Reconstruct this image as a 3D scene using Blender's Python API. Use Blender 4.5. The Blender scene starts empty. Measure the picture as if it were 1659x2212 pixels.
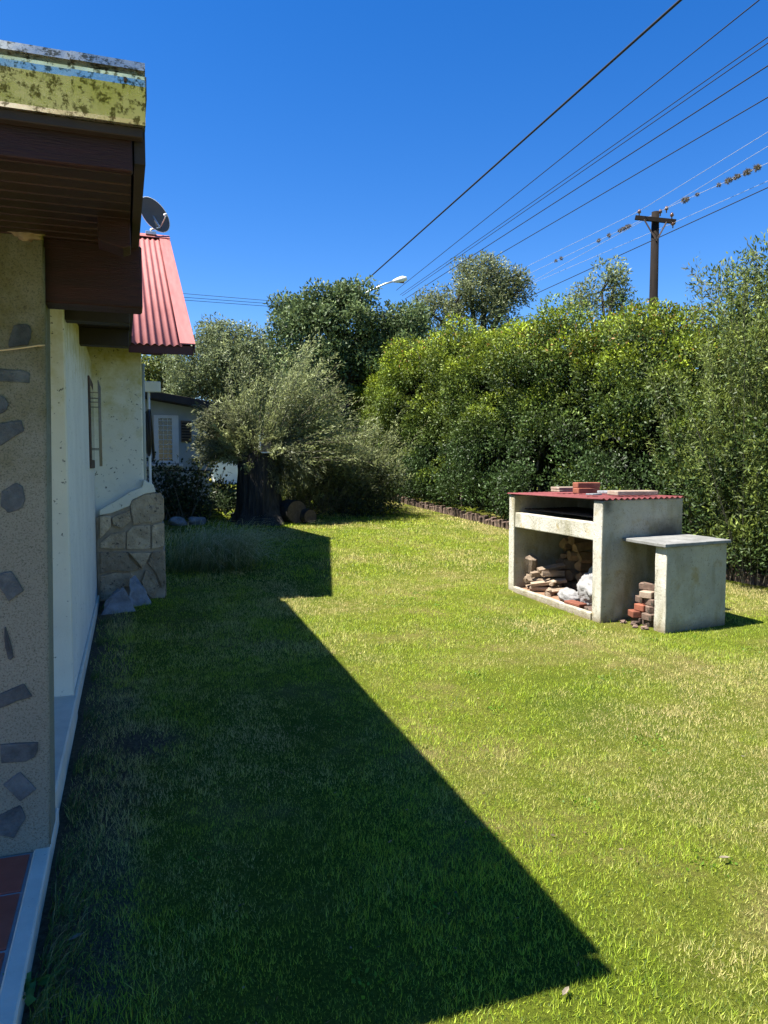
import bpy, bmesh, math, random
import numpy as np
from mathutils import Vector, Matrix, noise as mnoise

random.seed(7)
rng = np.random.default_rng(11)
sc = bpy.context.scene
col = sc.collection
R = math.radians

# ------------------------------------------------------------------ camera
EYE = 1.5
PITCH, YAW = 3.612, 19.05
cam_d = bpy.data.cameras.new('camera')
cam_d.sensor_fit = 'VERTICAL'
cam_d.sensor_height = 36.0
cam_d.sensor_width = 27.0
cam_d.lens = 36.0 * 1600.0 / 2212.0
cam_d.clip_start = 0.05
cam_d.clip_end = 3000
cam = bpy.data.objects.new('camera', cam_d)
cam.location = (0, 0, EYE)
cam.rotation_euler = (R(90 - PITCH), 0, R(-YAW))
col.objects.link(cam)
sc.camera = cam

# ------------------------------------------------------------------ sky and sun
SUNV = Vector((-0.53, 0.035, 1.0)).normalized()
world = bpy.data.worlds.new('World')
sc.world = world
world.use_nodes = True
wn = world.node_tree
wn.nodes.clear()
sky = wn.nodes.new('ShaderNodeTexSky')
sky.sky_type = 'NISHITA'
sky.sun_disc = False
sky.sun_elevation = math.asin(SUNV.z)
sky.sun_rotation = math.atan2(SUNV.x, SUNV.y)
sky.altitude = 900
sky.air_density = 1.0
sky.dust_density = 0.15
sky.ozone_density = 3.0
hsv = wn.nodes.new('ShaderNodeHueSaturation')
hsv.inputs['Hue'].default_value = 0.511
hsv.inputs['Saturation'].default_value = 1.37
hsv.inputs['Value'].default_value = 1.32
bg = wn.nodes.new('ShaderNodeBackground')
bg.inputs[1].default_value = 0.055
wo = wn.nodes.new('ShaderNodeOutputWorld')
wn.links.new(sky.outputs[0], hsv.inputs['Color'])
wn.links.new(hsv.outputs[0], bg.inputs[0])
wn.links.new(bg.outputs[0], wo.inputs[0])

sun_d = bpy.data.lights.new('sun', 'SUN')
sun_d.energy = 5.0
sun_d.angle = R(0.53)
sun_d.color = (1.0, 0.955, 0.87)
sun = bpy.data.objects.new('sun', sun_d)
sun.rotation_euler = SUNV.to_track_quat('Z', 'Y').to_euler()
sun.location = (-20, 0, 40)
col.objects.link(sun)

sc.view_settings.view_transform = 'Standard'
sc.view_settings.look = 'None'
sc.view_settings.exposure = 1.55
sc.view_settings.gamma = 1.0
sc.view_settings.use_curve_mapping = False
sc.render.engine = 'CYCLES'
sc.cycles.use_denoising = True
sc.cycles.max_bounces = 7
sc.cycles.diffuse_bounces = 4
sc.cycles.glossy_bounces = 3
sc.cycles.transmission_bounces = 4
sc.cycles.sample_clamp_indirect = 6.0
sc.render.film_transparent = False

# ------------------------------------------------------------------ helpers
_p, _y = R(PITCH), R(YAW)
CF = np.array([math.sin(_y) * math.cos(_p), math.cos(_y) * math.cos(_p), -math.sin(_p)])
CR = np.array([math.cos(_y), -math.sin(_y), 0.0])
CU = np.cross(CR, CF)
CC = np.array([0, 0, EYE])
def ray(px, py):                 # a direction through a photo pixel (photo shown 1659 x 2212)
    return CF + CR * (px - 829.5) / 1600.0 + CU * (1106.0 - py) / 1600.0
def at_x(px, py, X):
    d = ray(px, py); return CC + d * (X / d[0])
def at_y(px, py, Y):
    d = ray(px, py); return CC + d * (Y / d[1])
def at_z(px, py, z=0.0):
    d = ray(px, py); return CC + d * ((z - EYE) / d[2])
def at_dist(px, py, D):
    d = ray(px, py); return CC + d * (D / math.hypot(d[0], d[1]))

def ground_z(y):
    y = np.asarray(y, float)
    a = np.where(y < 7, 0.0, np.where(y < 9, 0.055 * (y - 7) ** 2 / 4, 0.055 * (y - 8)))
    return np.minimum(a, 0.055 * 22 + (a - 0.055 * 22) * 0.0)
def gz(y): return float(ground_z(y))

def link(o, parent=None):
    col.objects.link(o)
    if parent is not None: o.parent = parent
    return o
def tag(o, label=None, cat=None, group=None, kind=None):
    if label: o['label'] = label
    if cat: o['category'] = cat
    if group: o['group'] = group
    if kind: o['kind'] = kind
    return o
def empty(name, loc, label, cat, group=None):
    o = bpy.data.objects.new(name, None)
    o.location = loc
    o.empty_display_size = 0.1
    link(o)
    return tag(o, label, cat, group)
def from_bm(name, bm, mat, parent=None, smooth=False, origin=None):
    me = bpy.data.meshes.new(name)
    off = Vector((0, 0, 0))
    if parent is not None: off = -world_loc(parent)
    if origin is not None: off = -Vector(origin)
    bmesh.ops.translate(bm, vec=off, verts=bm.verts)
    bm.to_mesh(me); bm.free()
    if smooth:
        for p in me.polygons: p.use_smooth = True
    me.materials.append(mat)
    o = bpy.data.objects.new(name, me)
    if origin is not None and parent is None: o.location = origin
    elif origin is not None: o.location = Vector(origin) - world_loc(parent)
    return link(o, parent)
def world_loc(o):
    v = Vector(o.location)
    while o.parent is not None:
        o = o.parent; v += Vector(o.location)
    return v
def bm_box(bm, x0, x1, y0, y1, z0, z1, bevel=0.0, mtx=None):
    vs = [bm.verts.new((x, y, z)) for x in (x0, x1) for y in (y0, y1) for z in (z0, z1)]
    idx = ((0, 1, 3, 2), (4, 6, 7, 5), (0, 4, 5, 1), (2, 3, 7, 6), (0, 2, 6, 4), (1, 5, 7, 3))
    fs = [bm.faces.new([vs[i] for i in f]) for f in idx]
    if mtx is not None: bmesh.ops.transform(bm, matrix=mtx, verts=vs)
    if bevel > 0:
        es = list({e for f in fs for e in f.edges})
        bmesh.ops.bevel(bm, geom=es, offset=bevel, segments=1, affect='EDGES', profile=0.5)
def box(name, x0, x1, y0, y1, z0, z1, mat, parent=None, bevel=0.004, mtx=None):
    bm = bmesh.new(); bm_box(bm, x0, x1, y0, y1, z0, z1, bevel, mtx)
    bmesh.ops.recalc_face_normals(bm, faces=bm.faces)
    return from_bm(name, bm, mat, parent)
def prism(name, pts, axis, a0, a1, mat, parent=None, bevel=0.0):
    """polygon pts (2-D) pushed along an axis ('x' 'y' 'z') from a0 to a1"""
    bm = bmesh.new()
    def mk(p, a):
        return {'x': (a, p[0], p[1]), 'y': (p[0], a, p[1]), 'z': (p[0], p[1], a)}[axis]
    A = [bm.verts.new(mk(p, a0)) for p in pts]; B = [bm.verts.new(mk(p, a1)) for p in pts]
    n = len(pts)
    bm.faces.new(A); bm.faces.new(B[::-1])
    for i in range(n): bm.faces.new((A[i], B[i], B[(i + 1) % n], A[(i + 1) % n]))
    bmesh.ops.recalc_face_normals(bm, faces=bm.faces)
    if bevel: bmesh.ops.bevel(bm, geom=list(bm.edges), offset=bevel, segments=2, affect='EDGES', profile=0.6)
    return from_bm(name, bm, mat, parent)
def bm_tube(bm, pts, rad, sides=8, cap=True):
    pts = [Vector(p) for p in pts]; n = len(pts)
    if not hasattr(rad, '__len__'): rad = [rad] * n
    rings = []; up = None
    for i in range(n):
        t = (pts[min(i + 1, n - 1)] - pts[max(i - 1, 0)]).normalized()
        if up is None:
            up = Vector((0, 0, 1)) if abs(t.z) < 0.9 else Vector((1, 0, 0))
        s = t.cross(up).normalized(); u = s.cross(t).normalized(); up = u
        rings.append([bm.verts.new(pts[i] + (s * math.cos(a) + u * math.sin(a)) * rad[i])
                      for a in [2 * math.pi * k / sides for k in range(sides)]])
    for i in range(n - 1):
        for k in range(sides):
            bm.faces.new((rings[i][k], rings[i][(k + 1) % sides], rings[i + 1][(k + 1) % sides], rings[i + 1][k]))
    if cap:
        bm.faces.new(rings[0][::-1]); bm.faces.new(rings[-1])
def tube(name, pts, rad, mat, parent=None, sides=8, smooth=True):
    bm = bmesh.new(); bm_tube(bm, pts, rad, sides)
    bmesh.ops.recalc_face_normals(bm, faces=bm.faces)
    return from_bm(name, bm, mat, parent, smooth)
def vnoise(p, s=1.0, seed=0.0):
    return mnoise.noise(Vector((p[0] * s + seed, p[1] * s - seed * 1.7, p[2] * s + seed * 0.6)))

def np_noise2(x, y, cell, seed):
    """value noise on a lattice, vectorised"""
    r = np.random.default_rng(seed); T = r.random((64, 64))
    u = x / cell; v = y / cell
    i = np.floor(u).astype(int); j = np.floor(v).astype(int)
    fu = u - i; fv = v - j; fu = fu * fu * (3 - 2 * fu); fv = fv * fv * (3 - 2 * fv)
    a = T[i % 64, j % 64]; b = T[(i + 1) % 64, j % 64]; c = T[i % 64, (j + 1) % 64]; d = T[(i + 1) % 64, (j + 1) % 64]
    return (a * (1 - fu) + b * fu) * (1 - fv) + (c * (1 - fu) + d * fu) * fv

def np_mesh(name, V, F, C, mat, parent=None, loc=(0, 0, 0), smooth=False):
    """V (n,3), F (m,k) polygons of equal length, C (n,3) vertex colours"""
    me = bpy.data.meshes.new(name)
    k = F.shape[1]; m = F.shape[0]
    off = np.array(loc, float)
    me.vertices.add(len(V)); me.vertices.foreach_set('co', (V - off).astype(np.float32).ravel())
    me.loops.add(m * k); me.loops.foreach_set('vertex_index', F.astype(np.int32).ravel())
    me.polygons.add(m)
    me.polygons.foreach_set('loop_start', np.arange(0, m * k, k, dtype=np.int32))
    try: me.polygons.foreach_set('loop_total', np.full(m, k, dtype=np.int32))
    except Exception: pass
    me.update(calc_edges=True)
    if C is not None:
        at = me.attributes.new('col', 'FLOAT_COLOR', 'POINT')
        at.data.foreach_set('color', np.concatenate([C, np.ones((len(C), 1))], 1).astype(np.float32).ravel())
    me.materials.append(mat)
    o = bpy.data.objects.new(name, me)
    o.location = Vector(loc) - (world_loc(parent) if parent is not None else Vector((0, 0, 0)))
    return link(o, parent)
def unit(a): return a / np.maximum(np.linalg.norm(a, axis=1, keepdims=True), 1e-9)
def leaf_arrays(P, D, L, W, C, fold=0.15):
    """rhombic leaves: base point P, direction D, length L, width W, colour C"""
    n = len(P)
    D = unit(D)
    Q = unit(rng.normal(size=(n, 3)))
    S = unit(np.cross(D, Q)); N = np.cross(S, D)
    L = np.broadcast_to(np.asarray(L, float).reshape(-1, 1), (n, 1)); W = np.broadcast_to(np.asarray(W, float).reshape(-1, 1), (n, 1))
    mid = P + D * L * 0.45 + N * W * fold
    V = np.stack([P, mid + S * W * 0.5, P + D * L, mid - S * W * 0.5], 1).reshape(-1, 3)
    F = np.arange(n * 4).reshape(n, 4)
    return V, F, np.repeat(C, 4, 0)
def leaf_mesh(name, P, D, L, W, C, mat, parent=None, loc=(0, 0, 0)):
    V, F, CC_ = leaf_arrays(P, D, L, W, C)
    return tag(np_mesh(name, V, F, CC_, mat, parent, loc), kind='stuff' if parent is not None else None)

# ------------------------------------------------------------------ materials
def new_mat(name):
    m = bpy.data.materials.new(name); m.use_nodes = True
    nt = m.node_tree; bs = nt.nodes['Principled BSDF']
    return m, nt, bs
def N(nt, t, **kw):
    n = nt.nodes.new(t)
    for k, v in kw.items(): setattr(n, k, v)
    return n
def noise_node(nt, scale, detail=5, rough=0.6, coord='Object', stretch=None):
    tc = N(nt, 'ShaderNodeTexCoord')
    no = N(nt, 'ShaderNodeTexNoise')
    no.inputs['Scale'].default_value = scale; no.inputs['Detail'].default_value = detail; no.inputs['Roughness'].default_value = rough
    src = tc.outputs[coord]
    if stretch:
        mp = N(nt, 'ShaderNodeMapping'); mp.inputs['Scale'].default_value = stretch
        nt.links.new(src, mp.inputs[0]); src = mp.outputs[0]
    nt.links.new(src, no.inputs['Vector'])
    return no.outputs['Fac']
def ramp(nt, fac, stops):
    r = N(nt, 'ShaderNodeValToRGB')
    e = r.color_ramp.elements
    e[0].position, e[0].color = stops[0][0], (*stops[0][1], 1)
    e[1].position, e[1].color = stops[1][0], (*stops[1][1], 1)
    for s in stops[2:]:
        k = e.new(s[0]); k.color = (*s[1], 1)
    nt.links.new(fac, r.inputs[0])
    return r.outputs[0]
def mix(nt, fac, a, b, mode='MIX'):
    m = N(nt, 'ShaderNodeMix', data_type='RGBA', blend_type=mode)
    for sock, v in ((m.inputs[0], fac), (m.inputs[6], a), (m.inputs[7], b)):
        if isinstance(v, (int, float)): sock.default_value = v
        elif isinstance(v, tuple): sock.default_value = (*v, 1)
        else: nt.links.new(v, sock)
    return m.outputs[2]
def bump(nt, bs, height, strength=0.4, dist=0.01):
    b = N(nt, 'ShaderNodeBump'); b.inputs['Strength'].default_value = strength; b.inputs['Distance'].default_value = dist
    nt.links.new(height, b.inputs['Height']); nt.links.new(b.outputs[0], bs.inputs['Normal'])
def simple(name, c1, c2, scale=8, rough=0.75, bmp=0.3, bscale=60, metal=0.0, spec=0.4, stretch=None, speck=None, vary=0.0, bdist=0.006):
    """two-tone noise colour with fine bump, optional dark specks and per-object variation"""
    m, nt, bs = new_mat(name)
    f = noise_node(nt, scale, stretch=stretch)
    c = ramp(nt, f, [(0.3, c1), (0.7, c2)])
    if speck:
        f2 = noise_node(nt, speck[1], 3, 0.7)
        k = ramp(nt, f2, [(speck[2], (0, 0, 0)), (speck[2] + 0.06, (1, 1, 1))])
        c = mix(nt, k, c, speck[0])
    if vary:
        oi = N(nt, 'ShaderNodeObjectInfo')
        h = N(nt, 'ShaderNodeHueSaturation')
        mr = N(nt, 'ShaderNodeMapRange'); mr.inputs[3].default_value = 1 - vary; mr.inputs[4].default_value = 1 + vary
        nt.links.new(oi.outputs['Random'], mr.inputs[0]); nt.links.new(mr.outputs[0], h.inputs['Value'])
        nt.links.new(c, h.inputs['Color']); c = h.outputs[0]
    nt.links.new(c, bs.inputs['Base Color'])
    bs.inputs['Roughness'].default_value = rough
    bs.inputs['Metallic'].default_value = metal
    bs.inputs['Specular IOR Level'].default_value = spec
    if bmp: bump(nt, bs, noise_node(nt, bscale, 4, 0.65, stretch=stretch), bmp, bdist)
    return m
def leaf_mat(name, rough=0.45, trans=0.3, spec=0.5):
    m, nt, bs = new_mat(name)
    a = N(nt, 'ShaderNodeAttribute', attribute_name='col')
    nt.links.new(a.outputs['Color'], bs.inputs['Base Color'])
    bs.inputs['Roughness'].default_value = rough
    bs.inputs['Specular IOR Level'].default_value = spec
    tr = N(nt, 'ShaderNodeBsdfTranslucent')
    br = N(nt, 'ShaderNodeHueSaturation'); br.inputs['Value'].default_value = 1.5; br.inputs['Hue'].default_value = 0.49
    nt.links.new(a.outputs['Color'], br.inputs['Color']); nt.links.new(br.outputs[0], tr.inputs['Color'])
    mx = N(nt, 'ShaderNodeMixShader'); mx.inputs[0].default_value = trans
    nt.links.new(bs.outputs[0], mx.inputs[1]); nt.links.new(tr.outputs[0], mx.inputs[2])
    nt.links.new(mx.outputs[0], nt.nodes['Material Output'].inputs[0])
    return m

def plaster_mat(name, base, stain, lo, hi, axis_amt=1.0, fine=90, dense=False):
    """painted render: fine grain, lichen stain that grows where noise and height meet, black pits"""
    m, nt, bs = new_mat(name)
    tc = N(nt, 'ShaderNodeTexCoord'); sp = N(nt, 'ShaderNodeSeparateXYZ'); nt.links.new(tc.outputs['Object'], sp.inputs[0])
    mr = N(nt, 'ShaderNodeMapRange'); mr.inputs[1].default_value = lo; mr.inputs[2].default_value = hi
    nt.links.new(sp.outputs['Z'], mr.inputs[0])
    f = noise_node(nt, 7, 7, 0.7)
    ad = N(nt, 'ShaderNodeMath', operation='MULTIPLY_ADD'); ad.inputs[1].default_value = axis_amt
    nt.links.new(mr.outputs[0], ad.inputs[0]); nt.links.new(f, ad.inputs[2])
    k = ramp(nt, ad.outputs[0], [(0.62, (0, 0, 0)), (1.15, (1, 1, 1))])
    c0 = ramp(nt, noise_node(nt, 2.5, 5), [(0.3, tuple(v * 0.86 for v in base)), (0.7, base)])
    c = mix(nt, k, c0, stain)
    pits = ramp(nt, noise_node(nt, 26, 3, 0.75), [(0.63, (0, 0, 0)), (0.68, (1, 1, 1))])
    big = ramp(nt, noise_node(nt, 3.0, 3, 0.5), [(0.36, (0, 0, 0)), (0.56, (1, 1, 1))])
    pk = mix(nt, 1.0, pits, big, 'MULTIPLY')
    if dense:
        pk = ramp(nt, noise_node(nt, 150, 4, 0.85), [(0.50, (0, 0, 0)), (0.66, (0.85, 0.85, 0.85))])
    c = mix(nt, pk, c, (0.035, 0.04, 0.03))
    nt.links.new(c, bs.inputs['Base Color'])
    bs.inputs['Roughness'].default_value = 0.85
    bs.inputs['Specular IOR Level'].default_value = 0.25
    bump(nt, bs, noise_node(nt, fine, 4, 0.7), 0.5, 0.006)
    return m

M = {}
M['plaster'] = plaster_mat('plaster_cream', (0.80, 0.78, 0.66), (0.50, 0.45, 0.17), 1.5, 3.1, 0.5)
M['wall_white'] = plaster_mat('plaster_white', (0.78, 0.79, 0.73), (0.44, 0.40, 0.15), 2.0, 2.9, 0.75)
M['pebble'] = plaster_mat('pebbledash', (0.235, 0.245, 0.20), (0.125, 0.12, 0.05), 1.0, 2.6, 0.55, 110, dense=True)
M['slate'] = simple('slate', (0.035, 0.046, 0.052), (0.10, 0.122, 0.132), 18, 0.75, 0.9, 45, vary=0.35, bdist=0.012)
M['kerb'] = simple('kerb_paint', (0.62, 0.555, 0.44), (0.74, 0.67, 0.54), 9, 0.8, 0.35, 80, speck=((0.12, 0.12, 0.12), 45, 0.68))
M['tile'] = simple('red_tile', (0.36, 0.07, 0.04), (0.46, 0.10, 0.062), 9, 0.45, 0.15, 50, vary=0.1)
M['grout'] = simple('grout', (0.28, 0.28, 0.27), (0.36, 0.36, 0.35), 20, 0.9)
M['soffit'] = simple('varnished_board', (0.018, 0.009, 0.004), (0.036, 0.018, 0.008), 6, 0.5, 0.3, 40, stretch=(0.6, 9, 9), vary=0.2)
M['redwood'] = simple('red_stained_beam', (0.014, 0.0032, 0.0022), (0.034, 0.0075, 0.005), 5, 0.6, 0.5, 35, stretch=(0.7, 8, 8))
M['greywood'] = simple('weathered_timber', (0.16, 0.12, 0.085), (0.24, 0.19, 0.14), 6, 0.8, 0.4, 40, stretch=(4, 4, 0.8))
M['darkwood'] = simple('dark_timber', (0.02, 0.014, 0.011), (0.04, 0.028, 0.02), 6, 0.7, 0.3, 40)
M['rooffelt'] = simple('roof_sheet_dark', (0.07, 0.065, 0.06), (0.12, 0.11, 0.10), 6, 0.7, 0.3, 40)
M['redroof'] = simple('red_painted_iron', (0.32, 0.105, 0.095), (0.41, 0.15, 0.135), 3, 0.65, 0.06, 30, stretch=(6, 0.7, 0.7), spec=0.2, speck=((0.2, 0.08, 0.06), 30, 0.72))
M['maroon'] = simple('faded_maroon_iron', (0.13, 0.030, 0.030), (0.22, 0.062, 0.058), 4, 0.6, 0.1, 30, spec=0.25, speck=((0.16, 0.10, 0.08), 18, 0.62))
M['redtrim'] = simple('dark_red_trim', (0.06, 0.012, 0.010), (0.09, 0.018, 0.014), 5, 0.55, 0.2, 40)
M['stone'] = simple('field_stone', (0.29, 0.22, 0.14), (0.55, 0.44, 0.30), 6, 0.85, 1.0, 20, vary=0.3, bdist=0.035, speck=((0.10, 0.085, 0.07), 22, 0.6))
M['greystone'] = simple('grey_rock', (0.15, 0.155, 0.165), (0.30, 0.31, 0.32), 9, 0.85, 0.9, 30, bdist=0.02, vary=0.15)
M['mortar'] = simple('mortar', (0.25, 0.205, 0.145), (0.42, 0.345, 0.25), 12, 0.95, 0.8, 40)
M['whitepaint'] = simple('white_paint', (0.70, 0.71, 0.70), (0.80, 0.81, 0.80), 5, 0.6, 0.15, 50)
M['iron'] = simple('rusty_iron', (0.05, 0.035, 0.03), (0.11, 0.07, 0.05), 30, 0.7, 0.3, 90)
M['glass_dark'] = simple('dark_glass', (0.01, 0.012, 0.014), (0.015, 0.018, 0.02), 3, 0.08, 0.0, spec=0.5)
M['bluewall'] = simple('pale_blue_render', (0.34, 0.39, 0.42), (0.44, 0.49, 0.51), 3, 0.9, 0.3, 60)
M['blackrubber'] = simple('black_rubber', (0.012, 0.012, 0.014), (0.02, 0.02, 0.022), 8, 0.5, 0.1, 60)
M['dish'] = simple('grey_dish', (0.075, 0.08, 0.085), (0.09, 0.095, 0.10), 4, 0.75, 0.05, 40, spec=0.2)
M['steel'] = simple('galvanised_pipe', (0.5, 0.5, 0.48), (0.62, 0.62, 0.6), 20, 0.45, 0.1, 60, metal=0.7)
M['poletimber'] = simple('creosoted_pole', (0.008, 0.006, 0.005), (0.018, 0.013, 0.010), 5, 0.9, 0.4, 30, spec=0.15, stretch=(4, 4, 0.5))
M['wire'] = simple('black_cable', (0.008, 0.008, 0.009), (0.014, 0.014, 0.015), 5, 0.6, 0)
M['alwire'] = simple('aluminium_wire', (0.35, 0.36, 0.38), (0.45, 0.46, 0.48), 5, 0.5, 0, metal=0.5)
M['porcelain'] = simple('insulator', (0.10, 0.05, 0.035), (0.16, 0.08, 0.05), 9, 0.2, 0)
M['bark'] = simple('tree_bark', (0.022, 0.019, 0.017), (0.075, 0.068, 0.06), 7, 0.95, 1.0, 16, stretch=(4, 4, 0.4), bdist=0.06)
M['twig'] = simple('twig', (0.10, 0.085, 0.06), (0.17, 0.15, 0.11), 12, 0.9, 0.3, 50)
M['cutwood'] = simple('cut_log_end', (0.06, 0.04, 0.025), (0.12, 0.085, 0.055), 18, 0.9, 0.4, 60)
M['log'] = simple('split_firewood', (0.17, 0.12, 0.08), (0.42, 0.33, 0.24), 16, 0.9, 0.9, 45, vary=0.35, stretch=(.5, 3, 3), bdist=0.015)
M['logdark'] = simple('bark_firewood', (0.13, 0.085, 0.05), (0.27, 0.19, 0.11), 10, 0.9, 0.6, 35, vary=0.3)
M['bag'] = simple('woven_white_sack', (0.19, 0.185, 0.18), (0.31, 0.305, 0.30), 7, 0.7, 0.7, 16, bdist=0.02)
M['brick'] = simple('terracotta', (0.15, 0.045, 0.026), (0.26, 0.088, 0.05), 12, 0.85, 0.5, 60, vary=0.2)
M['oldbrick'] = simple('weathered_brick', (0.075, 0.045, 0.034), (0.19, 0.13, 0.098), 14, 0.9, 0.7, 50, vary=0.4, speck=((0.03, 0.03, 0.02), 20, 0.55))
M['palebrick'] = simple('pale_brick', (0.22, 0.155, 0.11), (0.36, 0.28, 0.215), 14, 0.9, 0.6, 50)
M['greyslab'] = simple('grey_stone_slab', (0.14, 0.14, 0.13), (0.25, 0.25, 0.235), 7, 0.95, 0.5, 50, spec=0.1, speck=((0.10, 0.10, 0.085), 26, 0.6))
M['rod'] = simple('dull_painted_rod', (0.20, 0.18, 0.14), (0.30, 0.27, 0.22), 20, 0.7, 0.2, 60)
M['grate'] = simple('sooty_iron', (0.010, 0.010, 0.010), (0.022, 0.02, 0.018), 12, 0.6, 0.2, 60)
M['ash'] = simple('ash_and_soil', (0.16, 0.085, 0.05), (0.30, 0.18, 0.11), 22, 0.95, 0.9, 45)
M['straw'] = simple('dry_straw', (0.55, 0.42, 0.22), (0.65, 0.52, 0.3), 9, 0.8, 0)
M['deadleaf'] = simple('dead_leaf', (0.16, 0.13, 0.09), (0.24, 0.20, 0.14), 30, 0.7, 0.3, 60)
M['mud'] = simple('dried_mud', (0.22, 0.17, 0.09), (0.36, 0.29, 0.16), 25, 0.95, 0.9, 50)
M['leaf'] = leaf_mat('broad_leaf', 0.52, 0.18, 0.25)
M['thinleaf'] = leaf_mat('narrow_leaf', 0.5, 0.28, 0.3)
M['grassblade'] = leaf_mat('grass_blade', 0.55, 0.35, 0.3)

def concrete_mat():
    """old rendered masonry: cream lime render, grey-green algae in vertical runs, pits"""
    m, nt, bs = new_mat('old_render')
    c = ramp(nt, noise_node(nt, 4, 6, 0.65), [(0.28, (0.43, 0.405, 0.33)), (0.72, (0.64, 0.615, 0.53))])
    run = ramp(nt, noise_node(nt, 3.2, 5, 0.6, stretch=(1.6, 1.6, 0.5)), [(0.50, (0, 0, 0)), (0.74, (1, 1, 1))])
    c = mix(nt, run, c, (0.24, 0.22, 0.13))
    och = ramp(nt, noise_node(nt, 5.5, 4, 0.6), [(0.58, (0, 0, 0)), (0.72, (1, 1, 1))])
    c = mix(nt, och, c, (0.38, 0.30, 0.15))
    pits = ramp(nt, noise_node(nt, 55, 3, 0.8), [(0.60, (0, 0, 0)), (0.67, (1, 1, 1))])
    c = mix(nt, pits, c, (0.12, 0.11, 0.075))
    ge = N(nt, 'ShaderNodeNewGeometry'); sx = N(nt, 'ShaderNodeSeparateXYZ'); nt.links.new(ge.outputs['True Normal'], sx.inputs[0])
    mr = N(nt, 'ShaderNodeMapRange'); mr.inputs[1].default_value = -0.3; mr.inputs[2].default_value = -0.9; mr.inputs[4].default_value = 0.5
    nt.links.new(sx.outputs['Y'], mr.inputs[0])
    shade_olive = ramp(nt, noise_node(nt, 2.4, 6, 0.65), [(0.3, (0.11, 0.095, 0.036)), (0.62, (0.33, 0.285, 0.15))])
    shade_fac = N(nt, 'ShaderNodeMath', operation='ADD'); nt.links.new(mr.outputs[0], shade_fac.inputs[0]); shade_fac.inputs[1].default_value = 0.0
    c = mix(nt, shade_fac.outputs[0], c, shade_olive)                    # olive algae tone, with the shade of the near faces painted in
    tc = N(nt, 'ShaderNodeTexCoord'); s3 = N(nt, 'ShaderNodeSeparateXYZ'); nt.links.new(tc.outputs['Object'], s3.inputs[0])
    nz = noise_node(nt, 9, 6, 0.7)
    def blot(cen, scl, r0, r1, colour, c):
        mp = N(nt, 'ShaderNodeMapping'); mp.inputs['Scale'].default_value = scl; mp.inputs['Location'].default_value = tuple(-a * b for a, b in zip(cen, scl))
        nt.links.new(tc.outputs['Object'], mp.inputs[0])
        ln = N(nt, 'ShaderNodeVectorMath', operation='LENGTH'); nt.links.new(mp.outputs[0], ln.inputs[0])
        ad = N(nt, 'ShaderNodeMath', operation='MULTIPLY_ADD'); nt.links.new(nz, ad.inputs[0]); ad.inputs[1].default_value = 0.35; nt.links.new(ln.outputs['Value'], ad.inputs[2])
        mr_ = N(nt, 'ShaderNodeMapRange'); mr_.inputs[1].default_value = r1 + 0.17; mr_.inputs[2].default_value = r0 + 0.17; mr_.inputs[4].default_value = 0.85
        nt.links.new(ad.outputs[0], mr_.inputs[0])
        return mix(nt, mr_.outputs[0], c, colour)
    c = blot((0.86, 0.12, 0.83), (1.0, 1.0, 2.2), 0.10, 0.42, (0.06, 0.055, 0.04), c)        # soot where fires were lit on the shelf
    c = blot((0.06, 0.0, 1.13), (3.0, 1.0, 2.2), 0.06, 0.28, (0.09, 0.085, 0.06), c)          # soot at the pier head
    c = blot((0.75, 0.95, 1.02), (1.0, 0.9, 2.6), 0.25, 0.75, (0.03, 0.028, 0.024), c)        # sooty inside of the grill
    sm = N(nt, 'ShaderNodeMath', operation='MULTIPLY_ADD'); nt.links.new(nz, sm.inputs[0]); sm.inputs[1].default_value = 0.16; nt.links.new(s3.outputs['Z'], sm.inputs[2])
    md = N(nt, 'ShaderNodeMapRange'); md.inputs[1].default_value = 0.20; md.inputs[2].default_value = 0.08; md.inputs[4].default_value = 0.8; nt.links.new(sm.outputs[0], md.inputs[0])
    c = mix(nt, md.outputs[0], c, (0.16, 0.115, 0.06))                                        # soil splashed on the foot
    nt.links.new(c, bs.inputs['Base Color'])
    bs.inputs['Roughness'].default_value = 0.92
    bs.inputs['Specular IOR Level'].default_value = 0.2
    bump(nt, bs, noise_node(nt, 34, 7, 0.8), 0.9, 0.018)
    return m
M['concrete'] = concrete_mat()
def gutter_mat():
    """galvanised sheet, mottled dull spangle, bright enough to mirror lawn and sky softly"""
    m, nt, bs = new_mat('galvanised_gutter')
    c = ramp(nt, noise_node(nt, 55, 5, 0.75), [(0.42, (0.16, 0.15, 0.09)), (0.50, (0.70, 0.68, 0.52))])
    nt.links.new(c, bs.inputs['Base Color'])
    bs.inputs['Metallic'].default_value = 0.9
    r = ramp(nt, noise_node(nt, 12, 4), [(0.3, (0.18, 0.18, 0.18)), (0.7, (0.34, 0.34, 0.34))])
    nt.links.new(r, bs.inputs['Roughness'])
    bump(nt, bs, noise_node(nt, 40, 4), 0.15, 0.004)
    return m
M['gutter'] = gutter_mat()
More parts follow.
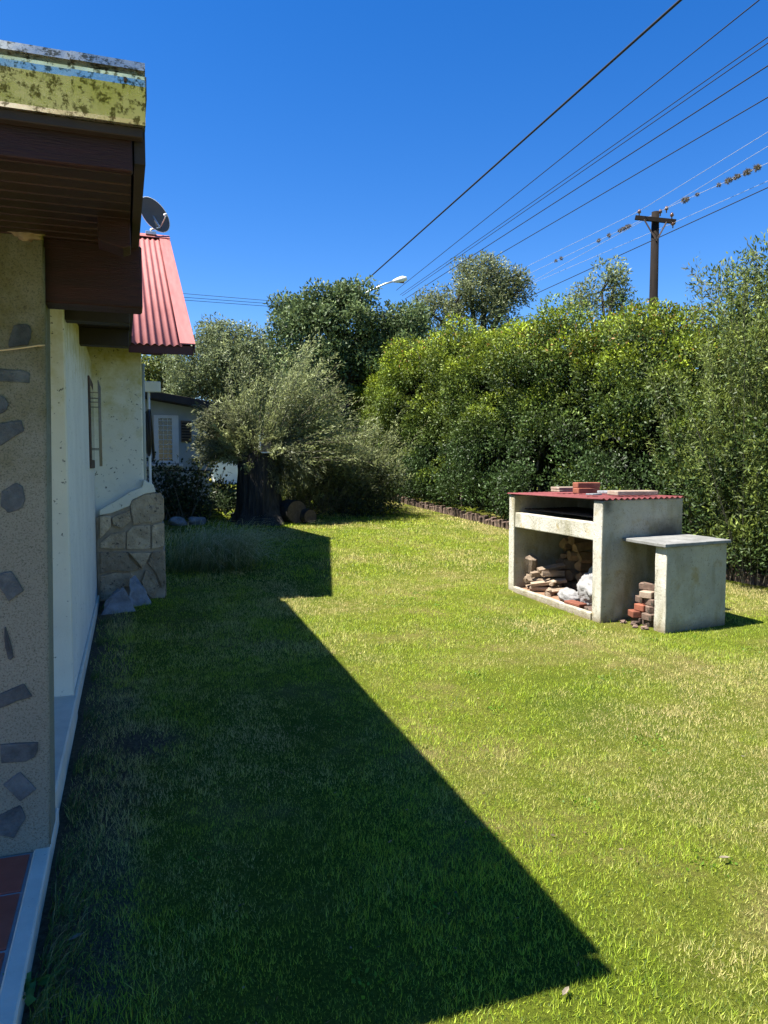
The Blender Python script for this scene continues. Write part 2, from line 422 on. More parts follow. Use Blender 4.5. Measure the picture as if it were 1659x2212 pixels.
def ground_mat():
    m, nt, bs = new_mat('lawn_soil')
    g = ramp(nt, noise_node(nt, 0.9, 8, 0.7), [(0.32, (0.10, 0.15, 0.010)), (0.50, (0.17, 0.20, 0.02)), (0.64, (0.26, 0.225, 0.07)), (0.78, (0.30, 0.235, 0.10))])
    fine = ramp(nt, noise_node(nt, 70, 4, 0.75), [(0.3, (0.3, 0.3, 0.3)), (0.7, (1.0, 1.0, 1.0))])  # dark speckle paints in the shade between grass blades
    c = mix(nt, 1.0, g, fine, 'MULTIPLY')
    # bare soil: along the house wall and in one worn patch
    tc = N(nt, 'ShaderNodeTexCoord'); sp = N(nt, 'ShaderNodeSeparateXYZ'); nt.links.new(tc.outputs['Object'], sp.inputs[0])
    mr = N(nt, 'ShaderNodeMapRange'); mr.inputs[1].default_value = 0.12; mr.inputs[2].default_value = -0.2; nt.links.new(sp.outputs['X'], mr.inputs[0])
    nz = noise_node(nt, 5, 5, 0.7)
    ad = N(nt, 'ShaderNodeMath', operation='ADD'); my = N(nt, 'ShaderNodeMapRange'); my.inputs[1].default_value = 1.7; my.inputs[2].default_value = 2.3; nt.links.new(sp.outputs['Y'], my.inputs[0])
    mm = N(nt, 'ShaderNodeMath', operation='MULTIPLY'); nt.links.new(mr.outputs[0], mm.inputs[0]); nt.links.new(my.outputs[0], mm.inputs[1])
    nt.links.new(mm.outputs[0], ad.inputs[0]); nt.links.new(nz, ad.inputs[1])
    k = ramp(nt, ad.outputs[0], [(0.72, (0, 0, 0)), (1.0, (1, 1, 1))])
    vm = N(nt, 'ShaderNodeVectorMath', operation='DISTANCE'); nt.links.new(tc.outputs['Object'], vm.inputs[0]); vm.inputs[1].default_value = (0.02, 4.12, 0)
    m2 = N(nt, 'ShaderNodeMapRange'); m2.inputs[1].default_value = 0.34; m2.inputs[2].default_value = 0.14; nt.links.new(vm.outputs['Value'], m2.inputs[0])
    soil = ramp(nt, noise_node(nt, 45, 4, 0.8), [(0.35, (0.07, 0.05, 0.03)), (0.7, (0.20, 0.15, 0.095))])
    c = mix(nt, k, c, soil); c = mix(nt, m2.outputs[0], c, soil)
    nt.links.new(c, bs.inputs['Base Color'])
    bs.inputs['Roughness'].default_value = 0.95
    bs.inputs['Specular IOR Level'].default_value = 0.1
    bump(nt, bs, noise_node(nt, 60, 5, 0.8), 0.9, 0.03)
    return m
M['ground'] = ground_mat()

# ------------------------------------------------------------------ ground
def build_ground():
    xs = np.concatenate([[-1500, -300, -60], np.arange(-12, 24.1, 0.75), [60, 300, 1500]])
    ys = np.concatenate([[-300, -60, -10], np.arange(-3, 40.1, 0.5), [60, 120, 400, 1500, 2900]])
    X, Y = np.meshgrid(xs, ys, indexing='ij')
    Z = ground_z(Y)
    lump = (np_noise2(X + 40, Y + 40, 1.7, 5) - 0.5) * 0.018
    Z = Z + np.where((X > 0.8) & (X < 20) & (Y > 1) & (Y < 30), lump, 0)
    V = np.stack([X, Y, Z], -1).reshape(-1, 3)
    ny = len(ys); nx = len(xs)
    i, j = np.meshgrid(np.arange(nx - 1), np.arange(ny - 1), indexing='ij')
    a = (i * ny + j).ravel()
    F = np.stack([a, a + ny, a + ny + 1, a + 1], 1)
    o = np_mesh('ground', V, F, None, M['ground'])
    tag(o, 'mown lawn ground sloping gently up to the far trees', kind='structure')
    return o
build_ground()
def lump_z(x, y):
    z = ground_z(y)
    return z + np.where((x > 0.8) & (x < 20) & (y > 1) & (y < 30), (np_noise2(x + 40, y + 40, 1.7, 5) - 0.5) * 0.018, 0)

def edge_x(y): return np.interp(y, [4.5, 7.2, 10, 13, 19.2, 21], [7.62, 7.45, 7.15, 6.95, 6.55, 6.45])

def build_grass():
    bands = [(-0.28, 4.6, 1.2, 3.2, 24000, 0.018, 0.0026), (-0.28, 5.6, 3.2, 5.5, 14000, 0.020, 0.0034), (-0.30, 7.2, 5.5, 9.0, 7000, 0.024, 0.0052),
             (0.3, 7.2, 9.0, 13.5, 2600, 0.030, 0.010), (1.0, 7.0, 13.5, 20.5, 1100, 0.036, 0.017), (-0.28, 6.0, -4.0, 1.2, 1500, 0.03, 0.008), (4.6, 7.5, 1.2, 3.2, 5500, 0.022, 0.0055), (5.6, 7.5, 3.2, 5.5, 6500, 0.022, 0.0052)]
    Ps, Ls, Ws = [], [], []
    for x0, x1, y0, y1, dens, L, W in bands:
        n = int((x1 - x0) * (y1 - y0) * dens)
        x = rng.uniform(x0, x1, n); y = rng.uniform(y0, y1, n)
        Ps.append(np.stack([x, y], 1)); Ls.append(L * rng.uniform(0.55, 1.45, n)); Ws.append(W * rng.uniform(0.7, 1.3, n))
    P = np.concatenate(Ps); L = np.concatenate(Ls); W = np.concatenate(Ws)
    x, y = P[:, 0], P[:, 1]
    bare = np.exp(-(((x - 0.02) / 0.17) ** 2 + ((y - 4.12) / 0.20) ** 2)) * 1.1          # worn patch of soil
    bare = np.maximum(bare, np.clip(1.05 - (x + 0.3) / 0.24, 0, 1) * (0.45 + 0.75 * np_noise2(x + 9, y + 9, 0.3, 3)) * (y > 2.2))
    bq = np.maximum(np.maximum(np.abs(x - 4.75) - 0.62, 0) , np.maximum(np.abs(y - 6.7) - 1.28, 0))
    bare = np.maximum(bare, np.clip(0.95 - bq / 0.16, 0, 1) * (0.3 + 0.9 * np_noise2(x + 3, y + 3, 0.18, 8)))
    bare = np.maximum(bare, np.clip(0.9 - np.abs(x - edge_x(y) + 0.1) / 0.28, 0, 1) * np_noise2(x + 7, y + 7, 0.4, 12) * 1.2)
    xr, yr = x * 0.8 + y * 0.6 + 60, -x * 0.6 + y * 0.8 + 60
    dry = np_noise2(xr, yr, 1.3, 21) * 0.36 + np_noise2(x + 50, y + 50, 0.47, 22) * 0.30 + np_noise2(xr, yr, 0.19, 24) * 0.2 + np_noise2(x + 50, y + 50, 0.07, 26) * 0.14
    dry += 0.20 * np.clip((x - 1.3) / 1.6, 0, 1) * np.clip((5.5 - y) / 2, 0, 1)
    dry += 0.35 * np.exp(-((x - 6.9) / 0.5) ** 2)
    thin = np.clip((np_noise2(x + 50, y + 50, 0.5, 33) - 0.62) * 3, 0, 0.6)
    keep = rng.random(len(x)) > np.clip(bare + thin, 0, 0.97)
    # nothing grows inside the brick barbecue or the stone base
    keep &= ~((x > 4.28) & (x < 5.35) & (y > 6.0) & (y < 7.75)) & ~((x < 0.36) & (y > 8.45))
    P, L, W, dry = P[keep], L[keep], W[keep], dry[keep]
    x, y = P[:, 0], P[:, 1]; n = len(x)
    z = lump_z(x, y)
    L = L * (0.55 + 1.0 * np_noise2(x + 20, y + 20, 0.055, 41)) * (0.7 + 0.6 * np_noise2(x + 20, y + 20, 0.31, 42))
    long_ = (rng.random(n) < 0.005) & (y < 9)
    edge = (x < 0.05) & (rng.random(n) < 0.3)
    L = np.where(long_, L * 2.2, np.where(edge, L * 1.8, L))
    ang = rng.uniform(0, 2 * math.pi, n); tilt = rng.uniform(0.05, 1.1, n)
    D = np.stack([np.cos(ang) * np.sin(tilt), np.sin(ang) * np.sin(tilt), np.cos(tilt)], 1)
    S = np.stack([-np.sin(ang + rng.normal(0, .6, n)), np.cos(ang + rng.normal(0, .6, n)), rng.normal(0, .15, n)], 1)
    B = np.stack([x, y, z - 0.003], 1)
    V = np.stack([B + S * W[:, None] * 0.5, B - S * W[:, None] * 0.5, B + D * L[:, None]], 1).reshape(-1, 3)
    F = np.arange(n * 3).reshape(n, 3)
    g1 = np.array([0.225, 0.345, 0.018]); g2 = np.array([0.43, 0.50, 0.045]); t1 = np.array([0.56, 0.48, 0.20]); dk = np.array([0.08, 0.13, 0.02])
    u = rng.random((n, 1))
    C = g1 * (1 - u) + g2 * u
    k = np.clip((dry - 0.44) * 3.2 + rng.normal(0, 0.22, n), 0, 1)[:, None]
    C = C * (1 - k) + t1 * k
    m = (rng.random(n) < 0.24)[:, None]  # scattered dark blades stand in for the shadows blades cast
    C = np.where(m, dk, C)
    C *= rng.uniform(0.8, 1.2, (n, 1))
    o = np_mesh('grass', V, F, np.repeat(C, 3, 0), M['grassblade'])
    tag(o, 'short mown lawn grass with dry tan patches', 'grass', kind='stuff')
build_grass()

# ------------------------------------------------------------------ porch floor
pf = box('porch_floor', -5.0, -0.362, -1.0, 4.68, -0.05, 0.060, M['grout'], bevel=0)
tag(pf, 'red tiled porch floor edged by a pale kerb', kind='structure')
box('kerb', -0.360, -0.302, -1.0, 3.3, -0.05, 0.072, M['kerb'], pf, 0.006)
joints = [0.43, 0.75, 1.07, 1.40, 1.72, 2.04, 2.36, 2.68, 2.945]
tile_me = None
for r_ in range(len(joints) - 1):
    for c_ in range(4):
        x1 = -0.372 - c_ * 0.33
        box('tile', x1 - 0.312, x1, joints[r_] + 0.008, joints[r_ + 1] - 0.008, 0.058, 0.0655, M['tile'], pf, 0.002)

# ------------------------------------------------------------------ house
H = empty('house', (-0.34, 4.7, 0), 'pale plastered house with timber porch eave and red corrugated gable roof', 'house')
SL = 0.08
zt = lambda y: 2.432 + SL * (y - 1.95)
zb = lambda y: 2.240 + SL * (y - 1.95)
box('wall', -0.50, -0.340, 4.782, 8.598, -0.1, 2.60, M['wall_white'], H, 0.006)
box('return_wall', -5.0, -0.333, 4.70, 4.78, -0.1, 2.44, M['plaster'], H, 0.006)
box('rear_wall', -5.15, -5.0, 3.0, 14.9, -0.1, 2.6, M['plaster'], H, 0)
box('plinth', -0.470, -0.312, 3.302, 4.698, -0.05, 0.135, M['kerb'], H, 0.008)
box('plinth', -0.3395, -0.318, 4.70, 8.45, -0.05, 0.11, M['kerb'], H, 0.006)
pil = prism('pillar', [(-0.76, 0.06), (-0.306, 0.06), (-0.270, 2.325), (-0.76, 2.325)], 'y', 2.952, 3.195, M['pebble'], H, 0.008)
def crop_pts(pts, s, ox, oy):
    return [((x / s + ox) / 1.1573, (y / s + oy) / 1.1573) for x, y in pts]
c2 = lambda pts: crop_pts(pts, 2.988, 0, 560)
c3 = lambda pts: crop_pts(pts, 2.765, 0, 1300)
pill_stones = [c2([(100, 760), (170, 748), (220, 758), (236, 800), (232, 850), (210, 905), (70, 925), (62, 900), (75, 840)]),
    c2([(-60, 1075), (0, 1080), (160, 1090), (225, 1115), (220, 1190), (0, 1175), (-60, 1170)]),
    c2([(-40, 1290), (0, 1280), (40, 1300), (65, 1340), (50, 1390), (0, 1420), (-50, 1410)]),
    c2([(-70, 1500), (0, 1490), (160, 1465), (178, 1550), (60, 1620), (0, 1660), (-60, 1640)]),
    c2([(10, 2000), (120, 1930), (170, 1960), (190, 2060), (170, 2120), (60, 2160), (5, 2110)]),
    c3([(-50, 380), (0, 370), (80, 355), (165, 490), (60, 565), (0, 470), (-45, 430)]),
    c3([(30, 745), (42, 740), (60, 800), (95, 950), (75, 968), (55, 960), (35, 880)]),
    c3([(-60, 1240), (0, 1200), (165, 1130), (225, 1220), (120, 1250), (0, 1300), (-50, 1310)]),
    c3([(5, 1550), (265, 1535), (262, 1600), (240, 1640), (180, 1670), (10, 1680)]),
    c3([(20, 1830), (140, 1740), (255, 1860), (140, 1945)]),
    c3([(-60, 2070), (0, 2040), (140, 1970), (180, 2060), (130, 2140), (100, 2200), (0, 2180), (-60, 2150)])]
for k, pts in enumerate(pill_stones):
    q = []
    for i in range(len(pts)):                       # roughen the outline a little
        a, b = pts[i], pts[(i + 1) % len(pts)]
        q.append(a)
        q.append(((a[0] + b[0]) / 2 + random.uniform(-1.2, 1.2), (a[1] + b[1]) / 2 + random.uniform(-1.2, 1.2)))
    w = [at_y(x, y, 2.95) for x, y in q]
    prism('stone', [(v[0], v[2]) for v in w], 'y', 2.947 - random.uniform(0, .004), 2.99, M['slate'], pil, 0.004)
# worn vertical edge strip of the pillar
tube('edge_bead', [(-0.308 + 0.0159 * (0.22 * i), 2.962, 0.08 + 0.22 * i) for i in range(11)], [0.006 + 0.003 * random.random() for _ in range(11)], M['pebble'], pil, 6)
box('beam', -0.277, 0.066, 2.985, 3.115, 2.092, 2.322, M['redwood'], H, 0.006)
box('beam', -0.333, 0.030, 4.792, 4.90, 2.355, 2.470, M['darkwood'], H, 0.004)
box('beam', -0.3395, 0.030, 6.35, 6.46, 2.45, 2.585, M['darkwood'], H, 0.004)
prism('rafter_tail', [(-0.085, 2.70), (-0.06, 2.672), (0.012, 2.672), (0.016, 2.72), (0.016, 2.735), (-0.07, 2.735)], 'y', 7.62, 7.99, M['greywood'], H, 0.004)
prism('rafter_tail', [(-0.075, 2.30), (-0.075, 2.21), (0.0, 2.19), (0.024, 2.20), (0.024, 2.30)], 'y', 2.55, 2.66, M['redwood'], H, 0.004)
# soffit boards under the porch roof, each its own board
roof1 = prism('porch_roof', [(1.95, zt(1.95) - 0.045), (8.59, zt(8.59) - 0.045), (8.59, zt(8.59)), (1.95, zt(1.95))], 'x', -6.0, 0.028, M['rooffelt'], H)
y = 1.958
while y < 8.5:
    yy = min(y + 0.094, 8.58)
    prism('soffit_board', [(y, zb(y)), (y + 0.006, zb(y) - 0.006), (yy - 0.006, zb(yy) - 0.006), (yy, zb(yy)), (yy, zb(yy) + 0.016), (y, zb(y) + 0.016)], 'x', -5.9, 0.024, M['soffit'], roof1)
    y += 0.098
prism('barge_board', [(1.935, zb(1.935) - 0.012), (8.05, zb(8.05) - 0.012), (8.05, zt(8.05) - 0.002), (1.935, zt(1.935) - 0.002)], 'x', 0.030, 0.056, M['darkwood'], roof1, 0.002)
prism('roof_edge_cap', [(1.93, zt(1.93) - 0.05), (8.05, zt(8.05) - 0.05), (8.05, zt(8.05) + 0.002), (1.93, zt(1.93) + 0.002)], 'x', 0.0565, 0.0615, M['rooffelt'], roof1, 0.001)
box('fascia_board', -5.9, 0.026, 1.928, 1.952, 2.205, 2.425, M['redwood'], roof1, 0.003)
def gutter(name, x0, x1, o):
    pts = [(1.924, 2.405), (1.924, 2.300), (1.888, 2.298), (1.882, 2.306), (1.850, 2.368), (1.849, 2.383), (1.862, 2.386), (1.860, 2.396), (1.839, 2.399), (1.846, 2.420), (1.852, 2.422), (1.856, 2.408)]
    pts = [(p[0] - (o if p[0] < 1.9 else 0), p[1]) for p in pts]
    return prism(name, pts, 'x', x0, x1, M['gutter'], roof1)
gutter('gutter', -6.0, -0.098, 0.0)
box('shade_strip', -5.9, 0.050, 1.900, 1.9275, 2.276, 2.2985, M['darkwood'], roof1, 0.002)  # dark strip added for the shadowed underside of the gutter
g2 = gutter('gutter', -0.102, 0.056, 0.004)
prism('gutter_strap', [(1.873, 2.312), (1.843, 2.368), (1.840, 2.366), (1.870, 2.310)], 'x', 0.006, 0.020, M['gutter'], g2)
tube('rivet', [(0.013, 1.850, 2.377), (0.013, 1.838, 2.377)], 0.004, M['iron'], g2, 8)

# ---- wing with red gable roof
EY, EZ, RY, RZ = 8.20, 2.785, 12.6, 5.14
FY, FZ = 15.2, 3.75
sl = (RZ - EZ) / (RY - EY)
box('end_wall', -5.0, 0.165, 8.60, 8.75, -0.1, 2.86, M['plaster'], H, 0.012)
prism('gable_wall', [(8.752, -0.1), (14.9, 0.2), (14.9, 3.72), (RY, RZ - 0.19), (8.752, 2.88)], 'x', 0.02, 0.163, M['plaster'], H)
rr = prism('red_roof', [(EY + 0.02, EZ - 0.055), (RY, RZ - 0.055), (FY, FZ - 0.055), (FY, FZ - 0.085), (RY, RZ - 0.085), (EY + 0.02, EZ - 0.085)], 'x', 0.034, 0.668, M['darkwood'], H)
def corrugated(name, width, pitch, length, amp, mat):
    """sheet in local x (across waves), y (along waves), both faces"""
    n = int(width / pitch * 8) + 1
    bm = bmesh.new(); rows = []
    for zoff in (0.0, -0.0015):
        rows.append([[bm.verts.new((width * i / (n - 1), yv, zoff + amp * math.sin(2 * math.pi * i / 8))) for yv in (0, length)] for i in range(n)])
    for r_ in rows:
        for i in range(n - 1): bm.faces.new((r_[i][0], r_[i + 1][0], r_[i + 1][1], r_[i][1]))
    for i in range(n - 1): bm.faces.new((rows[0][i][0], rows[1][i][0], rows[1][i + 1][0], rows[0][i + 1][0]))
    bmesh.ops.recalc_face_normals(bm, faces=bm.faces)
    me = bpy.data.meshes.new(name); bm.to_mesh(me); bm.free()
    for p in me.polygons: p.use_smooth = True
    me.materials.append(mat)
    return me
slope_len = math.hypot(RY - EY, RZ - EZ) + 0.03
sheet_me = corrugated('roof_sheet', 0.76, 0.076, slope_len, 0.011, M['redroof'])
far_me = corrugated('roof_sheet', 0.76, 0.076, math.hypot(FY - RY, RZ - FZ) + 0.03, 0.011, M['redroof'])
ang = math.atan2(RZ - EZ, RY - EY)
for side in (0, 1):
    for k in range(8):
        o = bpy.data.objects.new('roof_sheet', far_me if side else sheet_me)
        x0 = 0.575 - 0.757 * (k + 1)
        if side == 0:
            o.location = Vector((x0, EY - 0.03, EZ - 0.028 + (0.0015 if k % 2 else 0))) - world_loc(H)
            o.rotation_euler = (ang, 0, 0)
        else:
            o.location = Vector((x0 + 0.76, FY + 0.03, FZ - 0.028)) - world_loc(H)
            o.rotation_euler = (ang, 0, math.pi)
        link(o, rr)
for y0_, z0_ in ((EY, EZ), (FY, FZ)):
    k_ = -1 if y0_ < RY else 1
    prism('rake_flashing', [(y0_ + .035 * k_, z0_ - 0.012), (RY, RZ + 0.006), (RY, RZ + 0.018), (y0_ + .035 * k_, z0_)], 'x', 0.548, 0.704, M['redroof'], rr)
    prism('rake_flashing', [(y0_ + .02 * k_, z0_ - 0.10), (RY, RZ - 0.085), (RY, RZ + 0.004), (y0_ + .02 * k_, z0_ - 0.013)], 'x', 0.690, 0.702, M['redtrim'], rr)
    ya, yb = sorted((y0_, y0_ - .022 * k_))
    box('eave_fascia', 0.034 if k_ < 0 else -5.9, 0.686, ya, yb, z0_ - 0.115, z0_ - 0.02, M['redtrim'], rr, 0.002)
prism('ridge_cap', [(RY - 0.16, RZ - 0.06), (RY, RZ + 0.026), (RY + 0.16, RZ - 0.06), (RY + 0.16, RZ - 0.05), (RY, RZ + 0.036), (RY - 0.16, RZ - 0.05)], 'x', -6.0, 0.708, M['redroof'], rr)

# ---- stone base at the corner of the wing
c5 = lambda pts: crop_pts(pts, 3.072, 220, 1150)
def onY(pts, Y): return [(v[0], v[2]) for v in (at_y(x, y, Y) for x, y in pts)]
sb_pts = [(-0.335, -0.08), (0.365, -0.08), (0.352, 0.5), (0.34, 1.14), (0.27, 1.20), (0.12, 1.19), (0.0, 1.10), (-0.10, 1.02), (-0.335, 0.94)]
sbase = prism('stone_base', sb_pts, 'y', 8.50, 9.15, M['mortar'], H, 0.01)
stones = [[(330, 315), (440, 262), (560, 252), (582, 300), (580, 462), (500, 482), (430, 476), (345, 496), (328, 400)],
    [(185, 440), (318, 388), (328, 465), (255, 525), (192, 500)], [(92, 430), (175, 430), (178, 510), (130, 565), (92, 600)],
    [(95, 640), (180, 565), (288, 550), (284, 680), (95, 676)], [(297, 560), (340, 508), (478, 500), (478, 682), (294, 684)],
    [(490, 500), (580, 478), (584, 664), (488, 684)], [(95, 704), (308, 704), (318, 755), (404, 840), (300, 856), (180, 846), (95, 874)],
    [(314, 708), (482, 708), (420, 830)], [(492, 704), (576, 700), (600, 955), (562, 978), (524, 870), (458, 792)],
    [(95, 890), (200, 862), (330, 866), (396, 930), (350, 968), (290, 972), (180, 1062), (95, 1082)],
    [(412, 930), (440, 840), (500, 865), (545, 962), (492, 1060), (424, 1000)]]
for k, pts in enumerate(stones):
    q = []
    pts = c5(pts)
    for i in range(len(pts)):
        a, b = pts[i], pts[(i + 1) % len(pts)]
        q += [a, ((a[0] * 2 + b[0]) / 3 + random.uniform(-.8, .8), (a[1] * 2 + b[1]) / 3 + random.uniform(-.8, .8))]
    d = random.uniform(0.012, 0.05) + (0.03 if k == 7 else 0)
    prism('stone', onY(q, 8.5), 'y', 8.50 - d, 8.56, M['stone'], sbase, 0.011)
for k in range(7):                                     # stones on the side of the base
    z0 = 0.02 + (k % 4) * 0.29; y0 = 8.56 + (k // 4) * 0.3
    prism('stone', [(y0 + random.uniform(0, .02), z0 + .01), (y0 + .26, z0 + random.uniform(0, .03)), (y0 + .27, z0 + .25), (y0 + .12, z0 + .27), (y0, z0 + .25)], 'x', 0.33, 0.372 + random.uniform(0, .02), M['stone'], sbase, 0.012)
mpts = c5([(88, 384), (220, 312), (330, 242), (418, 207), (428, 150), (460, 170), (500, 186), (522, 246), (440, 258), (340, 305), (320, 352), (180, 408), (88, 424)])
prism('plaster_moulding', onY(mpts, 8.5), 'y', 8.485, 8.70, M['plaster'], H, 0.010)
box('plaster_moulding', 0.13, 0.235, 8.702, 12.0, 1.17, 1.27, M['whitepaint'], H, 0.015)

# ---- small fittings on the house walls
wnd = box('window', -0.3398, -0.322, 7.52, 8.30, 1.47, 2.34, M['iron'], H, 0.004)
box('glass', -0.3218, -0.3195, 7.60, 8.22, 1.55, 2.26, M['glass_dark'], wnd, 0)
for yv in (7.64, 7.80, 7.96, 8.12, 8.24):
    tube('grille_bar', [(-0.252, yv, 1.49), (-0.252, yv, 2.31)], 0.005, M['rod'], wnd, 6)
for z in (1.66, 2.10, 2.19):
    tube('grille_stay', [(-0.252, 7.60, z), (-0.252, 8.28, z)], 0.005, M['rod'], wnd, 6)
    for yv in (7.62, 8.26): tube('grille_stay', [(-0.33, yv, z), (-0.250, yv, z)], 0.005, M['rod'], wnd, 6)
box('far_wall', -5.0, 0.018, 14.75, 14.9, -0.1, 3.7, M['plaster'], H, 0)
box('shade_block', -5.0, 0.16, 14.902, 17.5, -0.1, 3.70, M['plaster'], H, 0)  # unseen block added to cast shade on the ground by the rose bush
box('wall_bracket', 0.166, 0.44, 10.45, 10.53, 2.48, 2.62, M['whitepaint'], H, 0.006)
tube('downpipe', [(0.285, 10.50, 2.485), (0.285, 10.50, 0.12)], 0.018, M['whitepaint'], H, 8)
tube('downpipe', [(0.192, 9.3, 2.70), (0.192, 9.3, 1.25)], 0.02, M['bluewall'], H, 10)

hp = []
for k in range(49):
    a = 2 * math.pi * k / 16
    hp.append((0.235 + 0.012 * (k // 16) + 0.006 * math.sin(a * 2.3), 9.62 + 0.17 * math.sin(a) + 0.006 * math.sin(a * 1.7), 1.90 + (0.25 + 0.012 * (k // 16)) * math.cos(a)))
hp += [(0.30, 9.66, 1.75), (0.31, 9.74, 1.60), (0.30, 9.84, 1.58)]
tag(tube('garden_hose', hp, 0.018, M['blackrubber'], None, 8), 'coil of black garden hose hanging on the gable wall', 'hose')

# cord tied round the pillar, mud nest under the soffit
cp = [at_y(x, yv, 2.925) for x, yv in ((-40, 760), (0, 757), (30, 754), (60, 750), (85, 746), (96, 746))]
cp = [tuple(v) for v in cp] + [(-0.298, 2.96, cp[-1][2] + 0.001), (-0.298, 3.0, cp[-1][2])]
tag(tube('cord', cp, 0.0028, M['straw'], None, 6), 'thin pale twisted cord tied around the porch pillar', 'cord')
def lumpy(name, c, r, mat, amp=0.35, freq=9, sub=3, squash=(1, 1, 1), seed=0.0, parent=None, smooth=True):
    bm = bmesh.new(); bmesh.ops.create_icosphere(bm, subdivisions=sub, radius=1)
    for v in bm.verts:
        d = v.co.normalized(); k = 1 + amp * vnoise(d, freq / 4, seed) + amp * 0.4 * vnoise(d, freq, seed + 3)
        v.co = Vector((d.x * r * k * squash[0] + c[0], d.y * r * k * squash[1] + c[1], d.z * r * k * squash[2] + c[2]))
    return from_bm(name, bm, mat, parent, smooth)
tag(lumpy('mud_nest', (-0.318, 2.93, 2.318), 0.032, M['mud'], 0.6, 14, 3, (1.6, 1, 0.75)), 'brown mud nest stuck at the top corner of the porch pillar', 'nest')

# ---- satellite dish on the ridge
DY = 12.52
def dish():
    d0 = empty('satellite_dish', (0.42, DY, RZ + 0.03), 'grey oval satellite dish on the red roof ridge', 'satellite dish')
    c = Vector(at_y(334, 464, DY))
    nrm = Vector((0.34, -0.90, 0.16)).normalized()
    sx = nrm.cross(Vector((0, 0, 1))).normalized(); up = sx.cross(nrm).normalized()
    ca, sa = math.cos(R(-36)), math.sin(R(-36))
    A = sx * ca + up * sa; B = -sx * sa + up * ca           # oval, leaning
    bm = bmesh.new(); rings = []
    for back in (0, 1):
        for j in range(9):
            r = j / 8
            ring = [bm.verts.new(c + A * (0.205 * r * math.cos(t)) + B * (0.295 * r * math.sin(t)) + nrm * (0.055 * r * r - 0.05 - 0.006 * back)) for t in [2 * math.pi * k / 40 for k in range(40)]] if j else [bm.verts.new(c + nrm * (-0.05 - 0.006 * back))] * 40
            rings.append(ring)
    for b in (0, 9):
        for j in range(8):
            for k in range(40):
                q = [rings[b + j][k], rings[b + j][(k + 1) % 40], rings[b + j + 1][(k + 1) % 40], rings[b + j + 1][k]]
                u = []
                for v in q:
                    if v not in u: u.append(v)
                bm.faces.new(u)
    for k in range(40): bm.faces.new((rings[8][k], rings[8][(k + 1) % 40], rings[17][(k + 1) % 40], rings[17][k]))
    bmesh.ops.recalc_face_normals(bm, faces=bm.faces)
    from_bm('reflector', bm, M['dish'], d0, True)
    rim = [c + A * 0.206 * math.cos(t) + B * 0.296 * math.sin(t) + nrm * 0.003 for t in [2 * math.pi * k / 40 for k in range(41)]]
    tube('rim_edge', rim, 0.005, M['whitepaint'], d0, 5)
    foot = Vector((0.42, DY, RZ + 0.02)); low = Vector(at_y(346, 492, DY - 0.06)); lnb = Vector(at_y(359, 464, DY - 0.30))
    tube('mast', [foot, foot + Vector((0.0, 0.01, 0.06)), low + Vector((0, 0.05, 0.02)), c - nrm * 0.06], 0.016, M['steel'], d0, 8)
    tube('feed_arm', [low, lnb + Vector((-0.02, 0.01, -0.05)), lnb], 0.009, M['steel'], d0, 6)
    tube('feed_head', [lnb, lnb + (c - lnb).normalized() * 0.055], [0.024, 0.018], M['whitepaint'], d0, 10)
    box('foot_plate', 0.34, 0.50, DY - 0.05, DY + 0.13, RZ - 0.005, RZ + 0.042, M['steel'], d0, 0.002)
dish()

# ------------------------------------------------------------------ far outbuilding
OB = empty('outbuilding', (0, 18, 0.5), 'low pale blue outbuilding with a barred white window beyond the house', 'building')
ob_w = prism('wall', [(-4.0, 0.3), (1.88, 0.3), (1.88, 2.78), (-4.0, 3.72)], 'y', 18.0, 22.0, M['bluewall'], OB)
prism('roof', [(-4.3, 3.78), (2.25, 2.73), (2.25, 2.90), (-4.3, 3.95)], 'y', 17.55, 22.4, M['darkwood'], OB, 0.005)
fr = box('window_frame', 0.585, 0.69, 17.94, 17.998, 1.55, 2.655, M['whitepaint'], OB, 0.006)
box('jamb', 0.985, 1.135, 17.94, 17.998, 1.55, 2.655, M['whitepaint'], fr, 0.006)
box('rail', 0.69, 0.985, 17.945, 17.998, 2.585, 2.655, M['whitepaint'], fr, 0.004)
box('rail', 0.69, 0.985, 17.945, 17.998, 1.55, 1.61, M['whitepaint'], fr, 0.004)
box('glass', 0.69, 0.985, 17.985, 17.996, 1.61, 2.585, M['glass_dark'], fr, 0)
for k in range(9): box('bar', 0.69, 0.985, 17.950, 17.958, 1.655 + k * 0.108, 1.667 + k * 0.108, M['whitepaint'], fr, 0)
for k in range(2): box('bar', 0.785 + 0.10 * k, 0.795 + 0.10 * k, 17.940, 17.949, 1.61, 2.585, M['whitepaint'], fr, 0)
box('window_sill', 0.40, 1.22, 17.86, 17.997, 1.47, 1.535, M['whitepaint'], OB, 0.008)
w2 = box('vent_window', 1.19, 1.43, 17.965, 17.998, 2.04, 2.54, M['greywood'], OB, 0.004)
for k in range(7): box('slat', 1.205, 1.415, 17.945, 17.963, 2.07 + k * 0.065, 2.105 + k * 0.065, M['darkwood'], w2, 0)
box('dado_band', -3.9, 1.86, 17.985, 17.998, 1.36, 1.385, M['darkwood'], OB, 0)
GW = prism('garden_wall', [(2.3, 25.0), (4.6, 23.3), (4.68, 23.42), (2.38, 25.12)], 'z', 0.4, 1.75, M['whitepaint'], None, 0.01)
tag(GW, 'sunlit white garden wall glimpsed behind the thick trunk', 'wall')

